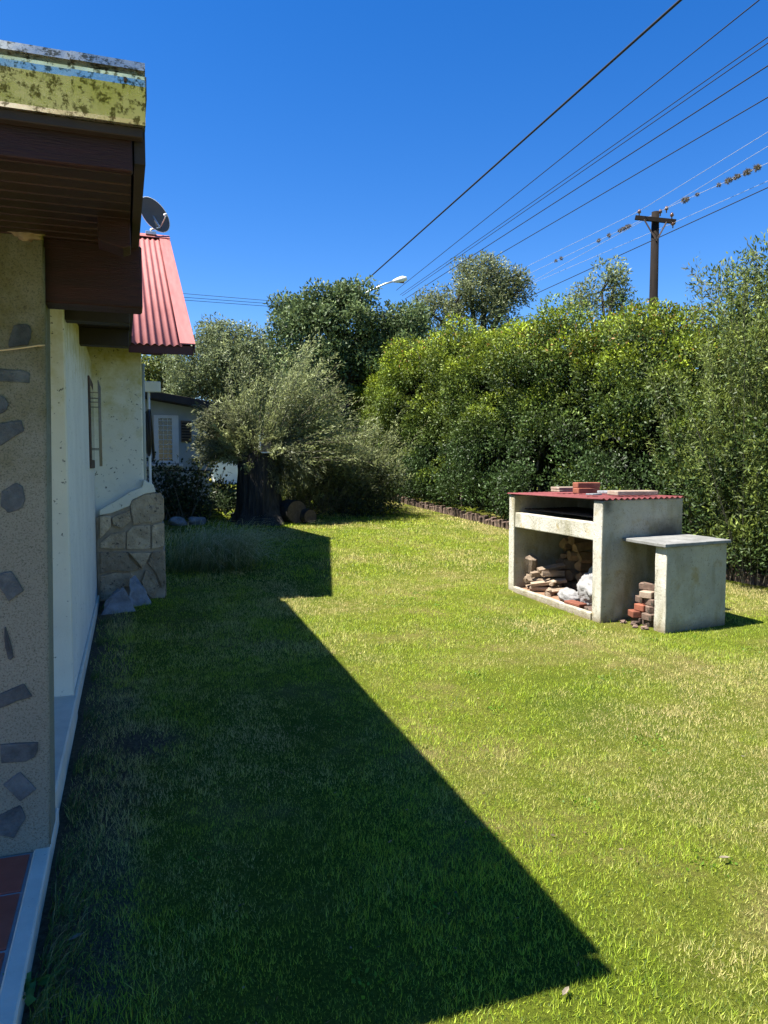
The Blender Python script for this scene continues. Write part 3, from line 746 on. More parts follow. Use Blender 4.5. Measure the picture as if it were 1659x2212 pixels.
# ------------------------------------------------------------------ brick barbecue
BO = Vector((4.21, 5.90, 0.0))
eu = Vector((0.08, 1.96, 0)).normalized(); ev = Vector((1.09, 0.17, 0)).normalized()
BM = Matrix(((eu.x, ev.x, 0, BO.x), (eu.y, ev.y, 0, BO.y), (0, 0, 1, 0), (0, 0, 0, 1)))   # local (u along front, v into depth, z)
def Bp(u, v, z): return BM @ Vector((u, v, z))
Q = empty('barbecue', BO, 'rendered masonry barbecue with red corrugated top and side shelf on the lawn', 'barbecue')
def bbox(name, u0, u1, v0, v1, z0, z1, mat, parent=Q, bevel=0.008, rough=0.0):
    bm = bmesh.new(); bm_box(bm, u0, u1, v0, v1, z0, z1, 0)
    if rough:
        bmesh.ops.bevel(bm, geom=list(bm.edges), offset=bevel, segments=2, affect='EDGES', profile=0.5)
        bmesh.ops.subdivide_edges(bm, edges=[e for e in bm.edges if e.calc_length() > 0.3], cuts=5, use_grid_fill=True)
        for v in bm.verts:
            v.co += Vector((vnoise(v.co, 5, 1), vnoise(v.co, 5, 4), vnoise(v.co, 5, 8))) * rough
    elif bevel: bmesh.ops.bevel(bm, geom=list(bm.edges), offset=bevel, segments=1, affect='EDGES', profile=0.5)
    bmesh.ops.transform(bm, matrix=BM, verts=bm.verts)
    bmesh.ops.recalc_face_normals(bm, faces=bm.faces)
    return from_bm(name, bm, mat, parent)
UL = 1.955
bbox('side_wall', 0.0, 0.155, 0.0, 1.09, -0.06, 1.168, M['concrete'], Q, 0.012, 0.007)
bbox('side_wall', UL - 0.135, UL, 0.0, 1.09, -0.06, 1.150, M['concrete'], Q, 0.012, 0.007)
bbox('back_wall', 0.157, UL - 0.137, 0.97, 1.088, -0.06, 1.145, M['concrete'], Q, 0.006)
bbox('floor_slab', 0.157, UL - 0.137, 0.045, 0.968, -0.06, 0.045, M['ash'], Q, 0.0)
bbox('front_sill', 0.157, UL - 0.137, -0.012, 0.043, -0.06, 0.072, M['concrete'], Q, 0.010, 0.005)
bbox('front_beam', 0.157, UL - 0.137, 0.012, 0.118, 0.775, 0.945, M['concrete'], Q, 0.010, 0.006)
bbox('hearth_slab', 0.157, UL - 0.137, 0.120, 0.968, 0.80, 0.875, M['concrete'], Q, 0.0)
gr = empty('grill', Bp(0.9, 0.5, 1.0), None, None); gr.parent = Q; gr.location = Bp(0.9, 0.5, 0.98) - BO
for k in range(15):
    v = 0.16 + k * 0.055
    tube('bar', [Bp(0.158, v, 0.985), Bp(UL - 0.138, v, 0.985)], 0.006, M['grate'], gr, 6)
for u in (0.45, 0.95, 1.45): tube('bar', [Bp(u, 0.15, 0.974), Bp(u, 0.96, 0.974)], 0.007, M['grate'], gr, 6)
# corrugated sheet, waves running along the front
sh = corrugated('roof_sheet', 1.115, 0.076, UL + 0.035, 0.010, M['maroon'])
# local x across waves -> v axis, local y along waves -> u axis
mt = Matrix(((ev.x, eu.x, 0, 0), (ev.y, eu.y, 0, 0), (0, 0, 1, 0), (0, 0, 0, 1)))
sh.transform(mt @ Matrix.Rotation(R(-0.5), 4, 'X'))
o = bpy.data.objects.new('roof_sheet', sh)
o.location = Bp(-0.022, -0.022, 1.182) - BO
link(o, Q)
# side shelf: slab and leg
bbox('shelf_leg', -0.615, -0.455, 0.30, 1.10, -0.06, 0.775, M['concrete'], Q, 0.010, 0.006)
bbox('shelf_slab', -0.640, -0.012, 0.26, 1.13, 0.777, 0.808, M['greyslab'], Q, 0.005, 0.003)

# ---- things on the barbecue roof
def block(name, u, v, z, du, dv, dz, mat, rot, label, cat, group=None, bevel=0.006):
    bm = bmesh.new(); bm_box(bm, -du / 2, du / 2, -dv / 2, dv / 2, 0, dz, bevel)
    for w in bm.verts: w.co += Vector((vnoise(w.co, 14, u), vnoise(w.co, 14, v), 0)) * 0.004
    bmesh.ops.recalc_face_normals(bm, faces=bm.faces)
    me = bpy.data.meshes.new(name); bm.to_mesh(me); bm.free(); me.materials.append(mat)
    ob = bpy.data.objects.new(name, me); ob.location = Bp(u, v, z)
    ob.rotation_euler = (0, 0, math.atan2(eu.y, eu.x) + R(rot)); link(ob)
    return tag(ob, label, cat, group)
ZR = 1.199
block('board_block', 1.30, 0.46, ZR, 0.17, 0.34, 0.026, M['palebrick'], 4, 'lower of two pale flat bricks at the left of the barbecue roof', 'brick', 'bricks on the barbecue roof')
block('board_block', 1.30, 0.46, ZR + 0.0265, 0.175, 0.34, 0.030, M['palebrick'], 2, 'upper of two pale flat bricks at the left of the barbecue roof', 'brick', 'bricks on the barbecue roof')
block('brick', 0.86, 0.42, ZR, 0.115, 0.27, 0.058, M['brick'], 3, 'lower of two orange red bricks stacked on the barbecue roof', 'brick', 'bricks on the barbecue roof')
block('brick', 0.865, 0.425, ZR + 0.0585, 0.115, 0.27, 0.058, M['brick'], -2, 'upper of two orange red bricks stacked on the barbecue roof', 'brick', 'bricks on the barbecue roof')
block('stone_slab', 0.70, 0.66, ZR, 0.16, 0.26, 0.030, M['greystone'], 8, 'small grey stone piece behind the red bricks on the barbecue roof', 'stone')
block('stone_slab', 0.28, 0.62, ZR, 0.20, 0.46, 0.045, M['palebrick'], -3, 'long pale weathered slab weighing down the barbecue roof', 'slab')
block('stone_slab', 0.42, 0.20, ZR, 0.10, 0.14, 0.018, M['greystone'], 15, 'thin grey chip near the front edge of the barbecue roof', 'stone')

# ---- firewood inside
def log(u, v, z, L, r, yaw, pitch, mat, split, label, group):
    bm = bmesh.new(); n = 8 if split else 10
    prof = []
    for k in range(n):
        a = 2 * math.pi * k / n + random.uniform(-0.1, 0.1)
        rr_ = r * random.uniform(0.75, 1.18)
        p = Vector((math.cos(a) * rr_, math.sin(a) * rr_))
        if split and p.y > r * 0.15: p.y = r * 0.15 + (p.y - r * .15) * 0.12
        if split > 1 and p.x > r * 0.2: p.x = r * 0.2 + (p.x - r * .2) * 0.1
        prof.append(p)
    A = [bm.verts.new((-L / 2 + random.uniform(-.008, .008), p.x, p.y)) for p in prof]
    Cc = [bm.verts.new((0, p.x * 1.04 + random.uniform(-.003, .003), p.y * 1.03)) for p in prof]
    B = [bm.verts.new((L / 2 + random.uniform(-.008, .008), p.x * .95, p.y * .95)) for p in prof]
    bm.faces.new(A); bm.faces.new(B[::-1])
    for P_, Q_ in ((A, Cc), (Cc, B)):
        for k in range(n): bm.faces.new((P_[k], Q_[k], Q_[(k + 1) % n], P_[(k + 1) % n]))
    bmesh.ops.recalc_face_normals(bm, faces=bm.faces)
    me = bpy.data.meshes.new('firewood_log'); bm.to_mesh(me); bm.free(); me.materials.append(mat)
    ob = bpy.data.objects.new('firewood_log', me); ob.location = Bp(u, v, z)
    ob.rotation_euler = (random.uniform(0, 6.28), R(pitch), math.atan2(ev.y, ev.x) + R(yaw)); link(ob)
    tag(ob, label, 'log', group)
lf, gf = 'pale split firewood log in the sunlit pile inside the barbecue', 'pale split firewood logs at the front of the barbecue'
ld, gd = 'brown round log on the shaded back pile inside the barbecue', 'brown logs on the back pile in the barbecue'
fw_ = [(1.62, .26, .085), (1.54, .24, .085), (1.46, .26, .085), (1.37, .22, .085), (1.28, .25, .085), (1.18, .28, .085),
      (1.58, .30, .165), (1.50, .28, .165), (1.42, .28, .165), (1.32, .27, .165), (1.22, .30, .165), (1.10, .27, .09),
      (1.54, .33, .245), (1.45, .30, .245), (1.35, .34, .245), (1.62, .34, .24), (1.40, .36, .32)]
fw = [(u + 0.09, v, z) for u, v, z in fw_]
for k, (u, v, z) in enumerate(fw):
    log(u, v, z, random.uniform(0.22, 0.40), random.uniform(0.034, 0.056), random.uniform(-42, 42), random.uniform(-9, 9), M['log'], random.choice((1, 1, 2, 2)), lf, gf)
log(1.715, 0.20, 0.335, 0.17, 0.072, 60, 70, M['log'], 0, 'upright pale round stub against the far inner wall of the barbecue', None)
bd_ = [(1.45, .78, .09), (1.25, .78, .09), (1.05, .78, .09), (.85, .80, .09), (.65, .8, .09), (1.40, .80, .21), (1.2, .80, .21), (1.0, .80, .21), (.80, .82, .21),
      (1.35, .80, .33), (1.15, .80, .33), (.95, .8, .33), (1.22, .78, .45), (1.03, .78, .45), (.85, .80, .45), (1.14, .78, .56), (.95, .78, .56)]
bd = [(min(u + .24 + .08 * (z > .3), 1.73), v - .06, z) for u, v, z in bd_] + [(1.5, .70, .57), (1.36, .7, .64)]
for k, (u, v, z) in enumerate(bd):
    log(u, v, z, random.uniform(0.26, 0.34), random.uniform(0.055, 0.068), random.uniform(-30, 30), random.uniform(-6, 6), M['logdark'], random.choice((0, 0, 1)), ld, gd)
def bag():
    bm = bmesh.new(); bmesh.ops.create_icosphere(bm, subdivisions=5, radius=1)
    for v in bm.verts:
        d = v.co.normalized()
        z = d.z
        w = 1.0 - 0.42 * max(0, z) ** 1.3
        k = 1 + 0.18 * vnoise(d, 1.7, 2) + 0.26 * abs(vnoise(d, 3.4, 6)) + 0.13 * abs(vnoise(d, 8, 9)) - .10
        v.co = Bp(0.47, 0.33, 0.225) + Vector((ev * d.x * 0.20 + eu * d.y * 0.27) * w * k) + Vector((0, 0, max(-0.175, z * 0.27 * k)))
    tag(from_bm('sack', bm, M['bag'], None, True), 'crumpled whitish plastic sack leaning beside the firewood in the barbecue', 'sack')
    bm = bmesh.new(); bmesh.ops.create_icosphere(bm, subdivisions=4, radius=1)
    for v in bm.verts:
        d = v.co.normalized(); k = 1 + 0.2 * vnoise(d, 2, 5) + 0.08 * vnoise(d, 6, 1)
        v.co = Bp(0.80, 0.16, 0.115) + Vector(ev * d.x * 0.09 + eu * d.y * 0.19) * k + Vector((0, 0, max(-0.068, d.z * 0.075 * k)))
    tag(from_bm('sack', bm, M['bag'], None, True), 'small flat pale cloth sack lying at the front edge of the barbecue floor', 'sack')
bag()
block('brick', 0.55, 0.075, 0.073, 0.24, 0.11, 0.03, M['brick'], 8, 'broken red brick piece lying in front of the white sack', 'brick')
block('brick', 0.28, 0.12, 0.046, 0.22, 0.12, 0.04, M['oldbrick'], -14, 'rubble brick on the reddish floor inside the near pier', 'brick')

# ---- bricks stacked under the side shelf
bk = [(-0.17, .44, 0.0, 8, 'oldbrick'), (-0.33, .46, 0.0, -5, 'oldbrick'), (-0.18, .40, .064, -12, 'brick'), (-0.33, .44, .064, 9, 'oldbrick'),
      (-0.20, .45, .128, 10, 'brick'), (-0.33, .48, .128, -14, 'oldbrick'), (-0.16, .50, .192, -4, 'oldbrick'), (-0.30, .50, .192, 6, 'oldbrick'), (-0.22, .46, .256, 32, 'palebrick'), (-0.22, .50, .32, -48, 'oldbrick')]
for k, (u, v, z, a, mm) in enumerate(bk):
    block('stacked_brick', u, v, z, 0.12, 0.245, 0.062, M[mm], a, 'brick in the loose stack under the barbecue side shelf', 'brick', 'bricks stacked under the side shelf')
for k, (u, v, r) in enumerate(((-0.40, 0.24, .045), (-0.30, .20, .035), (-0.10, .22, .04), (-0.22, .27, .05))):
    p = Bp(u, v, r * 0.4)
    tag(lumpy('rubble_stone', p, r * .7, M['oldbrick'], 0.5, 6, 2, (1.2, 1, .7), k * 3.1, None, False), 'small stone chip on the ground before the stacked bricks', 'stone', 'stone chips by the shelf leg')

# ------------------------------------------------------------------ rocks, edging
def rock(name, pts_low, pts_high, mat, label):
    bm = bmesh.new()
    for p in pts_low + pts_high: bm.verts.new(p)
    bmesh.ops.convex_hull(bm, input=bm.verts)
    bmesh.ops.subdivide_edges(bm, edges=list(bm.edges), cuts=5, use_grid_fill=True)
    for v in bm.verts: v.co += Vector((vnoise(v.co, 9, 1), vnoise(v.co, 9, 5), vnoise(v.co, 9, 9))) * 0.03 + Vector((vnoise(v.co, 25, 1), vnoise(v.co, 25, 5), vnoise(v.co, 25, 9))) * 0.012
    bmesh.ops.recalc_face_normals(bm, faces=bm.faces)
    o = from_bm(name, bm, mat); return tag(o, label, 'rock')
rock('rock', [(-0.31, 7.80, -.03), (0.07, 7.86, -.03), (0.03, 8.15, -.03), (-0.26, 8.18, -.03)], [(-0.08, 8.02, 0.25), (-0.14, 8.10, 0.24), (-0.24, 7.93, 0.10), (0.02, 7.97, .06)], M['greystone'], 'grey triangular boulder at the foot of the stone base')
rock('rock', [(-0.02, 8.10, -.03), (0.20, 8.16, -.03), (0.22, 8.36, -.03), (-.02, 8.40, -.03)], [(0.0, 8.22, 0.30), (0.05, 8.36, 0.31), (0.19, 8.26, 0.10), (.16, 8.2, .14)], M['greystone'], 'dark slab of rock leaning behind the grey boulder')
for k, (px, py) in enumerate(((385, 1126), (425, 1124))):
    p = Vector((0, 0, 0)); Yr = 14.6; q = at_y(px, py, Yr); 
    tag(lumpy('rock', (q[0], Yr, gz(Yr) + 0.06), 0.16, M['greystone'], 0.4, 5, 3, (1.1, .8, .6), k * 4.0, None, True), ('pale blue grey rock at the left of the pair by the rose bush', 'pale blue grey rock at the right of the pair by the rose bush')[k], 'rock')

ED = empty('brick_edging', (edge_x(12.0), 12.0, gz(12)), 'weathered upright brick edging along the foot of the tall hedge', 'edging')
bm = bmesh.new(); bm_box(bm, -0.05, 0.05, -0.033, 0.033, -0.10, 0.215, 0.006)
bmesh.ops.recalc_face_normals(bm, faces=bm.faces)
eb = bpy.data.meshes.new('brick'); bm.to_mesh(eb); bm.free(); eb.materials.append(M['oldbrick'])
y = 5.0
while y < 20.8:
    o = bpy.data.objects.new('brick', eb)
    o.location = Vector((edge_x(y) + random.uniform(-.015, .015), y, gz(y) + random.uniform(-.13, -.04))) - world_loc(ED)
    o.rotation_euler = (R(random.uniform(-9, 9)), R(random.uniform(-10, 4)), R(random.uniform(-8, 8)))
    link(o, ED)
    y += 0.069 if random.random() > 0.06 else 0.11
q = Vector((edge_x(11.0) - 0.10, 11.0, gz(11.0)))
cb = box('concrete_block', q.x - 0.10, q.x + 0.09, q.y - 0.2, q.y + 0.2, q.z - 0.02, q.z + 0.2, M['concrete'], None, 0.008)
tag(cb, 'pale concrete block set against the brick edging behind the barbecue', 'block')

# dead leaf and a straw on the lawn
def leaf_blade(name, c, L, W, ang, label):
    bm = bmesh.new()
    ca, sa = math.cos(ang), math.sin(ang)
    pr = [(-L / 2, 0), (-L * .2, W / 2), (L * .2, W * .45), (L / 2, 0), (L * .2, -W * .45), (-L * .2, -W / 2)]
    top = [bm.verts.new((c[0] + ca * a - sa * b, c[1] + sa * a + ca * b, c[2] + 0.012 + 0.25 * abs(b))) for a, b in pr]
    ctr = bm.verts.new((c[0], c[1], c[2] + 0.008))
    for k in range(6): bm.faces.new((ctr, top[k], top[(k + 1) % 6]))
    ex = bmesh.ops.extrude_face_region(bm, geom=list(bm.faces))
    bmesh.ops.translate(bm, vec=(0, 0, -0.0012), verts=[v for v in ex['geom'] if isinstance(v, bmesh.types.BMVert)])
    bmesh.ops.recalc_face_normals(bm, faces=bm.faces)
    tag(from_bm(name, bm, M['deadleaf']), label, 'leaf')
p = at_z(1565, 1857, 0.02); leaf_blade('fallen_leaf', (p[0], p[1], 0.018), 0.045, 0.015, -0.3, 'pale dry leaf lying on the sunlit lawn')
p = at_z(1222, 2143, 0.02); leaf_blade('fallen_leaf', (p[0], p[1], 0.012), 0.045, 0.014, 0.6, 'dry curled leaf at the edge of the roof shadow')
p = at_z(163, 2352 / 1.1573, 0.02); leaf_blade('fallen_leaf', (p[0], p[1], 0.022), 0.05, 0.018, 0.5, 'dull leaf in the shade beside the porch kerb')

# ------------------------------------------------------------------ vegetation
def rand_dirs(n): return unit(rng.normal(size=(n, 3)))
def clump_leaves(centers, radii, per_area, out=0.55, up=0.35, fill=0.35):
    """points and directions on the shells of many clumps: returns P, D, clump index, outwardness"""
    cnt = np.maximum((per_area * radii ** 2).astype(int), 4)
    idx = np.repeat(np.arange(len(centers)), cnt)
    n = len(idx)
    d = rand_dirs(n)
    r = radii[idx] * (1 - fill * rng.random(n) ** 1.6) * rng.uniform(0.9, 1.12, n)
    P = centers[idx] + d * r[:, None] * np.array([1, 1, 0.9])
    D = d * out + np.array([0, 0, up]) + rng.normal(size=(n, 3)) * 0.55
    return P, D, idx, d
def tint(n, idx, base, young, k, var=0.16):
    """leaf colours: per clump and per leaf scatter, blend to the young colour by k"""
    ci = np.random.default_rng(len(idx)).normal(1, var, (idx.max() + 1, 1))[idx]
    C = np.array(base) * (1 - k[:, None]) + np.array(young) * k[:, None]
    return np.clip(C * ci * rng.uniform(0.5, 1.5, (n, 1)), 0.003, 0.9)

# ---- the tall hedge
def hedge():
    hy = np.array([4.6, 7.0, 9.0, 10.2, 11.5, 13.2, 14.8, 17.0, 19.2, 20.6, 21.8, 23.0, 24.2, 25.2])
    hh = np.array([3.4, 3.4, 3.45, 3.75, 3.95, 3.8, 3.95, 4.0, 3.95, 3.7, 3.5, 3.25, 2.9, 2.0])
    root = empty('hedge', (edge_x(12) + 0.9, 12, gz(12)), 'tall dense hedge with yellow green tips along the brick edging', 'hedge')
    cs, rs, kk = [], [], []
    while len(cs) < 1010:
        yv = rng.uniform(4.6, 25.2); h = np.interp(yv, hy, hh) * (1 + 0.05 * math.sin(yv * 2.1) + 0.04 * math.sin(yv * 4.7 + 1))
        xf = edge_x(yv) + 0.42
        s = rng.random() * (h + 2.0)
        r = rng.uniform(0.20, 0.46)
        if s < h:                                  # front face
            z = max(s, 0.24); bul = 0.20 + 0.22 * math.sin(math.pi * min(1, z / h)) + 0.54 * (np_noise2(np.array([yv * 1.0]), np.array([z * 1.1 + 30.0]), 1.0, 77)[0] - 0.5) * 2 + 0.22 * (np_noise2(np.array([yv * 1.0]), np.array([z + 30.0]), 0.5, 78)[0] - 0.5) * 2
            x = xf - bul + r * 0.55 + (0.55 if z > h - 0.35 else 0) * rng.random()
            z = min(z, h - r * 0.7)
        else:                                      # over the top
            x = xf + (s - h) + 0.1; z = h - r * 0.6 - 0.10 * (s - h) + rng.normal(0, 0.12)
        cs.append((x, yv, gz(yv) + z)); rs.append(r); kk.append(z / h)
    cs, rs, kk = np.array(cs), np.array(rs), np.array(kk)
    P, D, idx, d = clump_leaves(cs, rs, 3000)
    kp = rng.random(len(P)) < np.clip(0.98 + 0.8 * d[:, 2], 0.32, 1)
    P, D, idx, d = P[kp], D[kp], idx[kp], d[kp]
    n = len(P)
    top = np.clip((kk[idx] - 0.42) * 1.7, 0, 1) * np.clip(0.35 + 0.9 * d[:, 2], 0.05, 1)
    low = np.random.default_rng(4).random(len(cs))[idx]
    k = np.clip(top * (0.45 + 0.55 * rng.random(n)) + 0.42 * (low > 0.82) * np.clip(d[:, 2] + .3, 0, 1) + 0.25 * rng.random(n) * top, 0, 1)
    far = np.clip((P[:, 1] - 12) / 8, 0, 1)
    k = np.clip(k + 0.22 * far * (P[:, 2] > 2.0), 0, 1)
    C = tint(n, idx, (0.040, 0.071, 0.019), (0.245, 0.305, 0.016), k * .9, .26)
    rust = (rng.random(n) < 0.05) & (kk[idx] > 0.9)
    C[rust] = np.array([0.30, 0.17, 0.04])
    sc_ = np.interp(P[:, 1], [6, 22], [1.0, 1.55])
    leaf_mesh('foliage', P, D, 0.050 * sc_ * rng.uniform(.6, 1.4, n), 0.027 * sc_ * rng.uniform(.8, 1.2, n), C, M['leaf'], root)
    # dense inner leaves close the gaps, coloured dark to paint in their shade
    m = 62000
    yv = rng.uniform(4.7, 25.0, m); h = np.interp(yv, hy, hh); z = rng.random(m) ** 0.9 * (h - 0.35) + 0.05
    x = edge_x(yv) + 0.95 + rng.random(m) * 1.1 + np.where(z > h - 0.7, 0.35, 0)
    Pi = np.stack([x, yv, ground_z(yv) + z], 1)
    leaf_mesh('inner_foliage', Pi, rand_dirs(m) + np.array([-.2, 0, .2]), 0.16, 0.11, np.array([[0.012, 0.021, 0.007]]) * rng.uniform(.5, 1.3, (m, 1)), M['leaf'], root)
    # airy shoots above the clipped top
    Ps, Ds, bm = [], [], bmesh.new()
    for k_ in range(120):
        yv = rng.uniform(10, 21); h = np.interp(yv, hy, hh)
        p = Vector((edge_x(yv) + rng.uniform(0.3, 1.5), yv, gz(yv) + h - 0.35)); L = rng.uniform(0.45, 0.95)
        d = Vector((rng.normal(0, .25) - .1, rng.normal(0, .3), 1)).normalized(); bend = Vector((rng.normal(0, .5), rng.normal(0, .5), -.4))
        pts = [p + d * L * t + bend * (t * t) * L * 0.35 for t in (0, .35, .7, 1)]
        bm_tube(bm, pts, [.006, .004, .003, .0015], 3, False)
        for t in np.arange(0.3, 1.0, 0.035):
            q = p + d * L * t + bend * (t * t) * L * 0.35
            Ps.append(q); Ds.append((rng.normal(0, 1), rng.normal(0, 1), rng.normal(.3, .5)))
    tag(from_bm('shoot_stems', bm, M['twig'], root), kind='stuff')
    Ps, Ds = np.array(Ps), np.array(Ds); n = len(Ps)
    leaf_mesh('shoot_leaves', Ps, Ds, 0.085, 0.026, np.array([[0.11, 0.17, 0.05]]) * rng.uniform(.7, 1.4, (n, 1)), M['leaf'], root)
    bm = bmesh.new()
    for k_ in range(46):
        yv = 4.8 + k_ * 0.37 + rng.normal(0, .08); xb = edge_x(yv) + 0.95 + rng.random() * .4; g0 = gz(yv)
        bm_tube(bm, [(xb, yv, g0 - .05), (xb + rng.normal(0, .1), yv + rng.normal(0, .1), g0 + 1.2), (xb + rng.normal(0, .25), yv + rng.normal(0, .25), g0 + 2.6)], [.035, .028, .015], 6)
    tag(from_bm('stems', bm, M['twig'], root), kind='stuff')
hedge()

# ---- shoots with narrow leaves (willow regrowth, bamboo-like shrub)
def shoots(roots, tips, sag, nleaf, L, W, base, young, name, parent, stem_r=0.006, var=0.2, droop=0.0, start=0.25):
    n = len(roots)
    bm = bmesh.new(); Ps, Ds, Ks = [], [], []
    for i in range(n):
        a = np.array(roots[i]); b = np.array(tips[i]); c = (a + b) / 2 + np.array([0, 0, np.linalg.norm(b - a) * sag[i]])
        t = np.array([0, .25, .5, .75, 1.0])[:, None]
        pts = (1 - t) ** 2 * a + 2 * t * (1 - t) * c + t * t * b
        bm_tube(bm, [Vector(p) for p in pts], [stem_r, stem_r * .85, stem_r * .65, stem_r * .45, stem_r * .2], 3, False)
        tt = start + (1 - start) * rng.random(nleaf)[:, None] ** 0.8
        p = (1 - tt) ** 2 * a + 2 * tt * (1 - tt) * c + tt * tt * b
        tg = 2 * (1 - tt) * (c - a) + 2 * tt * (b - c)
        tg = tg / np.linalg.norm(tg, axis=1, keepdims=True)
        dd = tg * 0.75 + rng.normal(size=(nleaf, 3)) * 0.55 + np.array([0, 0, -droop])
        Ps.append(p + rng.normal(size=p.shape) * 0.035); Ds.append(dd); Ks.append(tt[:, 0])
    tag(from_bm('stems', bm, M['twig'], parent), kind='stuff')
    P, D, K = np.concatenate(Ps), np.concatenate(Ds), np.concatenate(Ks)
    m = len(P)
    sh_ = np.repeat(rng.normal(1, var, n), nleaf)[:, None]
    C = (np.array(base) * (1 - K[:, None]) + np.array(young) * K[:, None]) * np.clip(sh_, .5, 1.6) * rng.uniform(.75, 1.25, (m, 1))
    leaf_mesh(name, P, D, L * rng.uniform(.7, 1.3, m), W * rng.uniform(.8, 1.2, m), C, M['thinleaf'], parent)

def old_trunk():
    tx, ty = 2.46, 14.75; g0 = gz(ty)
    root = empty('resprouting_tree', (tx, ty, g0), 'thick cut tree trunk with grey green willow like regrowth spilling around it', 'tree')
    bm = bmesh.new(); rings = []
    S = 120
    for j, z in enumerate(np.linspace(-0.1, 1.36, 17)):
        fl = 0.16 * math.exp(-max(0, z) / 0.16) + 0.03 * max(0, z - 1.0)
        ring = []
        for k in range(S):
            a = 2 * math.pi * k / S
            d = Vector((math.cos(a), math.sin(a), 0))
            rad = 0.39 + fl * (1 + 0.7 * math.sin(a * 5 + 1)) + 0.05 * vnoise((d.x * 2, d.y * 2, z * .7), 1.2, 3) + 0.075 * (0.5 - abs(vnoise((d.x * 9, d.y * 9, z * .8), 1.0, 8))) + 0.03 * vnoise((d.x * 20, d.y * 20, z * 1.5), 1.0, 2) + 0.012 * vnoise((d.x * 6, d.y * 6, z * 3), 1, 5)
            zz = z + (0.10 * vnoise((d.x * 1.5, d.y * 1.5, 0), 1, 12) if j == 16 else 0)
            ring.append(bm.verts.new((tx + d.x * rad, ty + d.y * rad, g0 + zz)))
        rings.append(ring)
    for j in range(16):
        for k in range(S): bm.faces.new((rings[j][k], rings[j][(k + 1) % S], rings[j + 1][(k + 1) % S], rings[j + 1][k]))
    c = bm.verts.new((tx, ty, g0 + 1.34))
    for k in range(S): bm.faces.new((rings[16][k], rings[16][(k + 1) % S], c))
    bmesh.ops.recalc_face_normals(bm, faces=bm.faces)
    from_bm('trunk', bm, M['bark'], root, True)
    crown = empty('crown', (0, 0, 1.3), None, None); crown.parent = root
    roots, tips, sag = [], [], []
    for i in range(430):                                # up and out from the cut top
        a = rng.uniform(0, 2 * math.pi) if i % 5 < 3 else rng.uniform(-0.9, 0.9); e = rng.uniform(0.05, 1.0)
        r0 = np.array([tx + math.cos(a) * .40 * rng.random() ** .5, ty + .06 + math.sin(a) * .38 * rng.random() ** .5, g0 + rng.uniform(1.05, 1.32)])
        ln = rng.uniform(1.4, 2.8) + (.35 if i % 5 >= 3 else 0)
        rad = ln * (1 - e * 0.75) * rng.uniform(.6, 1)
        tip = r0 + np.array([math.cos(a) * rad * 1.0 + .40, math.sin(a) * rad * (.8 if math.sin(a) > 0 else .5) + .30, ln * (e * .95 - .05)])
        if tip[0] < 1.55: tip[0] = 1.55 + rng.uniform(0, .5)
        roots.append(r0); tips.append(tip); sag.append(rng.uniform(.05, .28))
    shoots(roots, tips, sag, 85, 0.085, 0.020, (0.10, 0.125, 0.048), (0.235, 0.265, 0.105), 'leaves', crown, 0.006, .22, 0.12, .06)
    roots, tips, sag = [], [], []
    for i in range(420):                                # skirt to the right and behind, low
        a = rng.uniform(-0.9, 1.25)
        r0 = np.array([tx + .62 + rng.uniform(0, 2.3), ty + .7 + rng.uniform(-.2, 2.2), gz(15.5) + rng.uniform(0, .15)])
        ln = rng.uniform(.9, 2.5)
        tip = r0 + np.array([math.cos(a) * ln * rng.uniform(.15, .6), math.sin(a) * ln * .45 - .2, ln * rng.uniform(.45, .95)])
        roots.append(r0); tips.append(tip); sag.append(rng.uniform(.05, .3))
    shoots(roots, tips, sag, 75, 0.08, 0.020, (0.05, 0.065, 0.024), (0.19, 0.215, 0.08), 'skirt_leaves', crown, 0.005, .25, 0.1, .03)
    cs = np.stack([rng.uniform(2.95, 5.6, 150), rng.uniform(15.0, 17.2, 150), np.zeros(150)], 1); cs[:, 2] = ground_z(cs[:, 1]) + rng.uniform(.05, 1.35, 150) * np.interp(cs[:, 0], [2.9, 3.6, 5.6], [.7, 1, .75])
    P, D, idx, d = clump_leaves(cs, rng.uniform(.14, .34, 150), 1300, .4, .2, .6)
    gr_ = ((cs[:, 0] < 3.6) & (cs[:, 2] < 1.1))[idx] * .7
    leaf_mesh('thicket_leaves', P, D, .075, .034, tint(len(P), idx, (.035, .048, .02), (.16, .2, .05), np.clip(gr_ + .2 * d[:, 2], 0, 1)), M['leaf'], crown)
    roots, tips, sag = [], [], []
    for i in range(90):                                 # drooping over the right shoulder of the trunk
        r0 = np.array([tx + rng.uniform(-.1, .4), ty + rng.uniform(-.35, .2), g0 + 1.32])
        tip = r0 + np.array([rng.uniform(.1, .9), rng.uniform(-.5, .1), rng.uniform(-.75, .25)])
        roots.append(r0); tips.append(tip); sag.append(rng.uniform(.25, .5))
    for i in range(240):                                # hanging to the left, over the wall
        r0 = np.array([tx - .1 + rng.uniform(-.3, .2), ty + rng.uniform(.0, .5), g0 + 1.3])
        tip = r0 + np.array([-rng.uniform(.15, .95), rng.uniform(-.45, 1.2), rng.uniform(-.12, 1.0)])
        roots.append(r0); tips.append(tip); sag.append(rng.uniform(.15, .4))
    shoots(roots, tips, sag, 80, 0.085, 0.020, (0.06, 0.075, 0.035), (0.13, 0.145, 0.07), 'side_leaves', crown, 0.008, .2, 0.15)
    # white box and board on the cut top
    b = empty('nest_box', (tx + .06, ty - .34, g0 + 1.36), 'small white wooden box standing on the cut trunk', 'box')
    box('body', tx - .03, tx + .17, ty - .46, ty - .26, g0 + 1.385, g0 + 1.56, M['greywood'], b, .004)
    box('side', tx - .048, tx - .031, ty - .47, ty - .25, g0 + 1.385, g0 + 1.58, M['whitepaint'], b, .002)
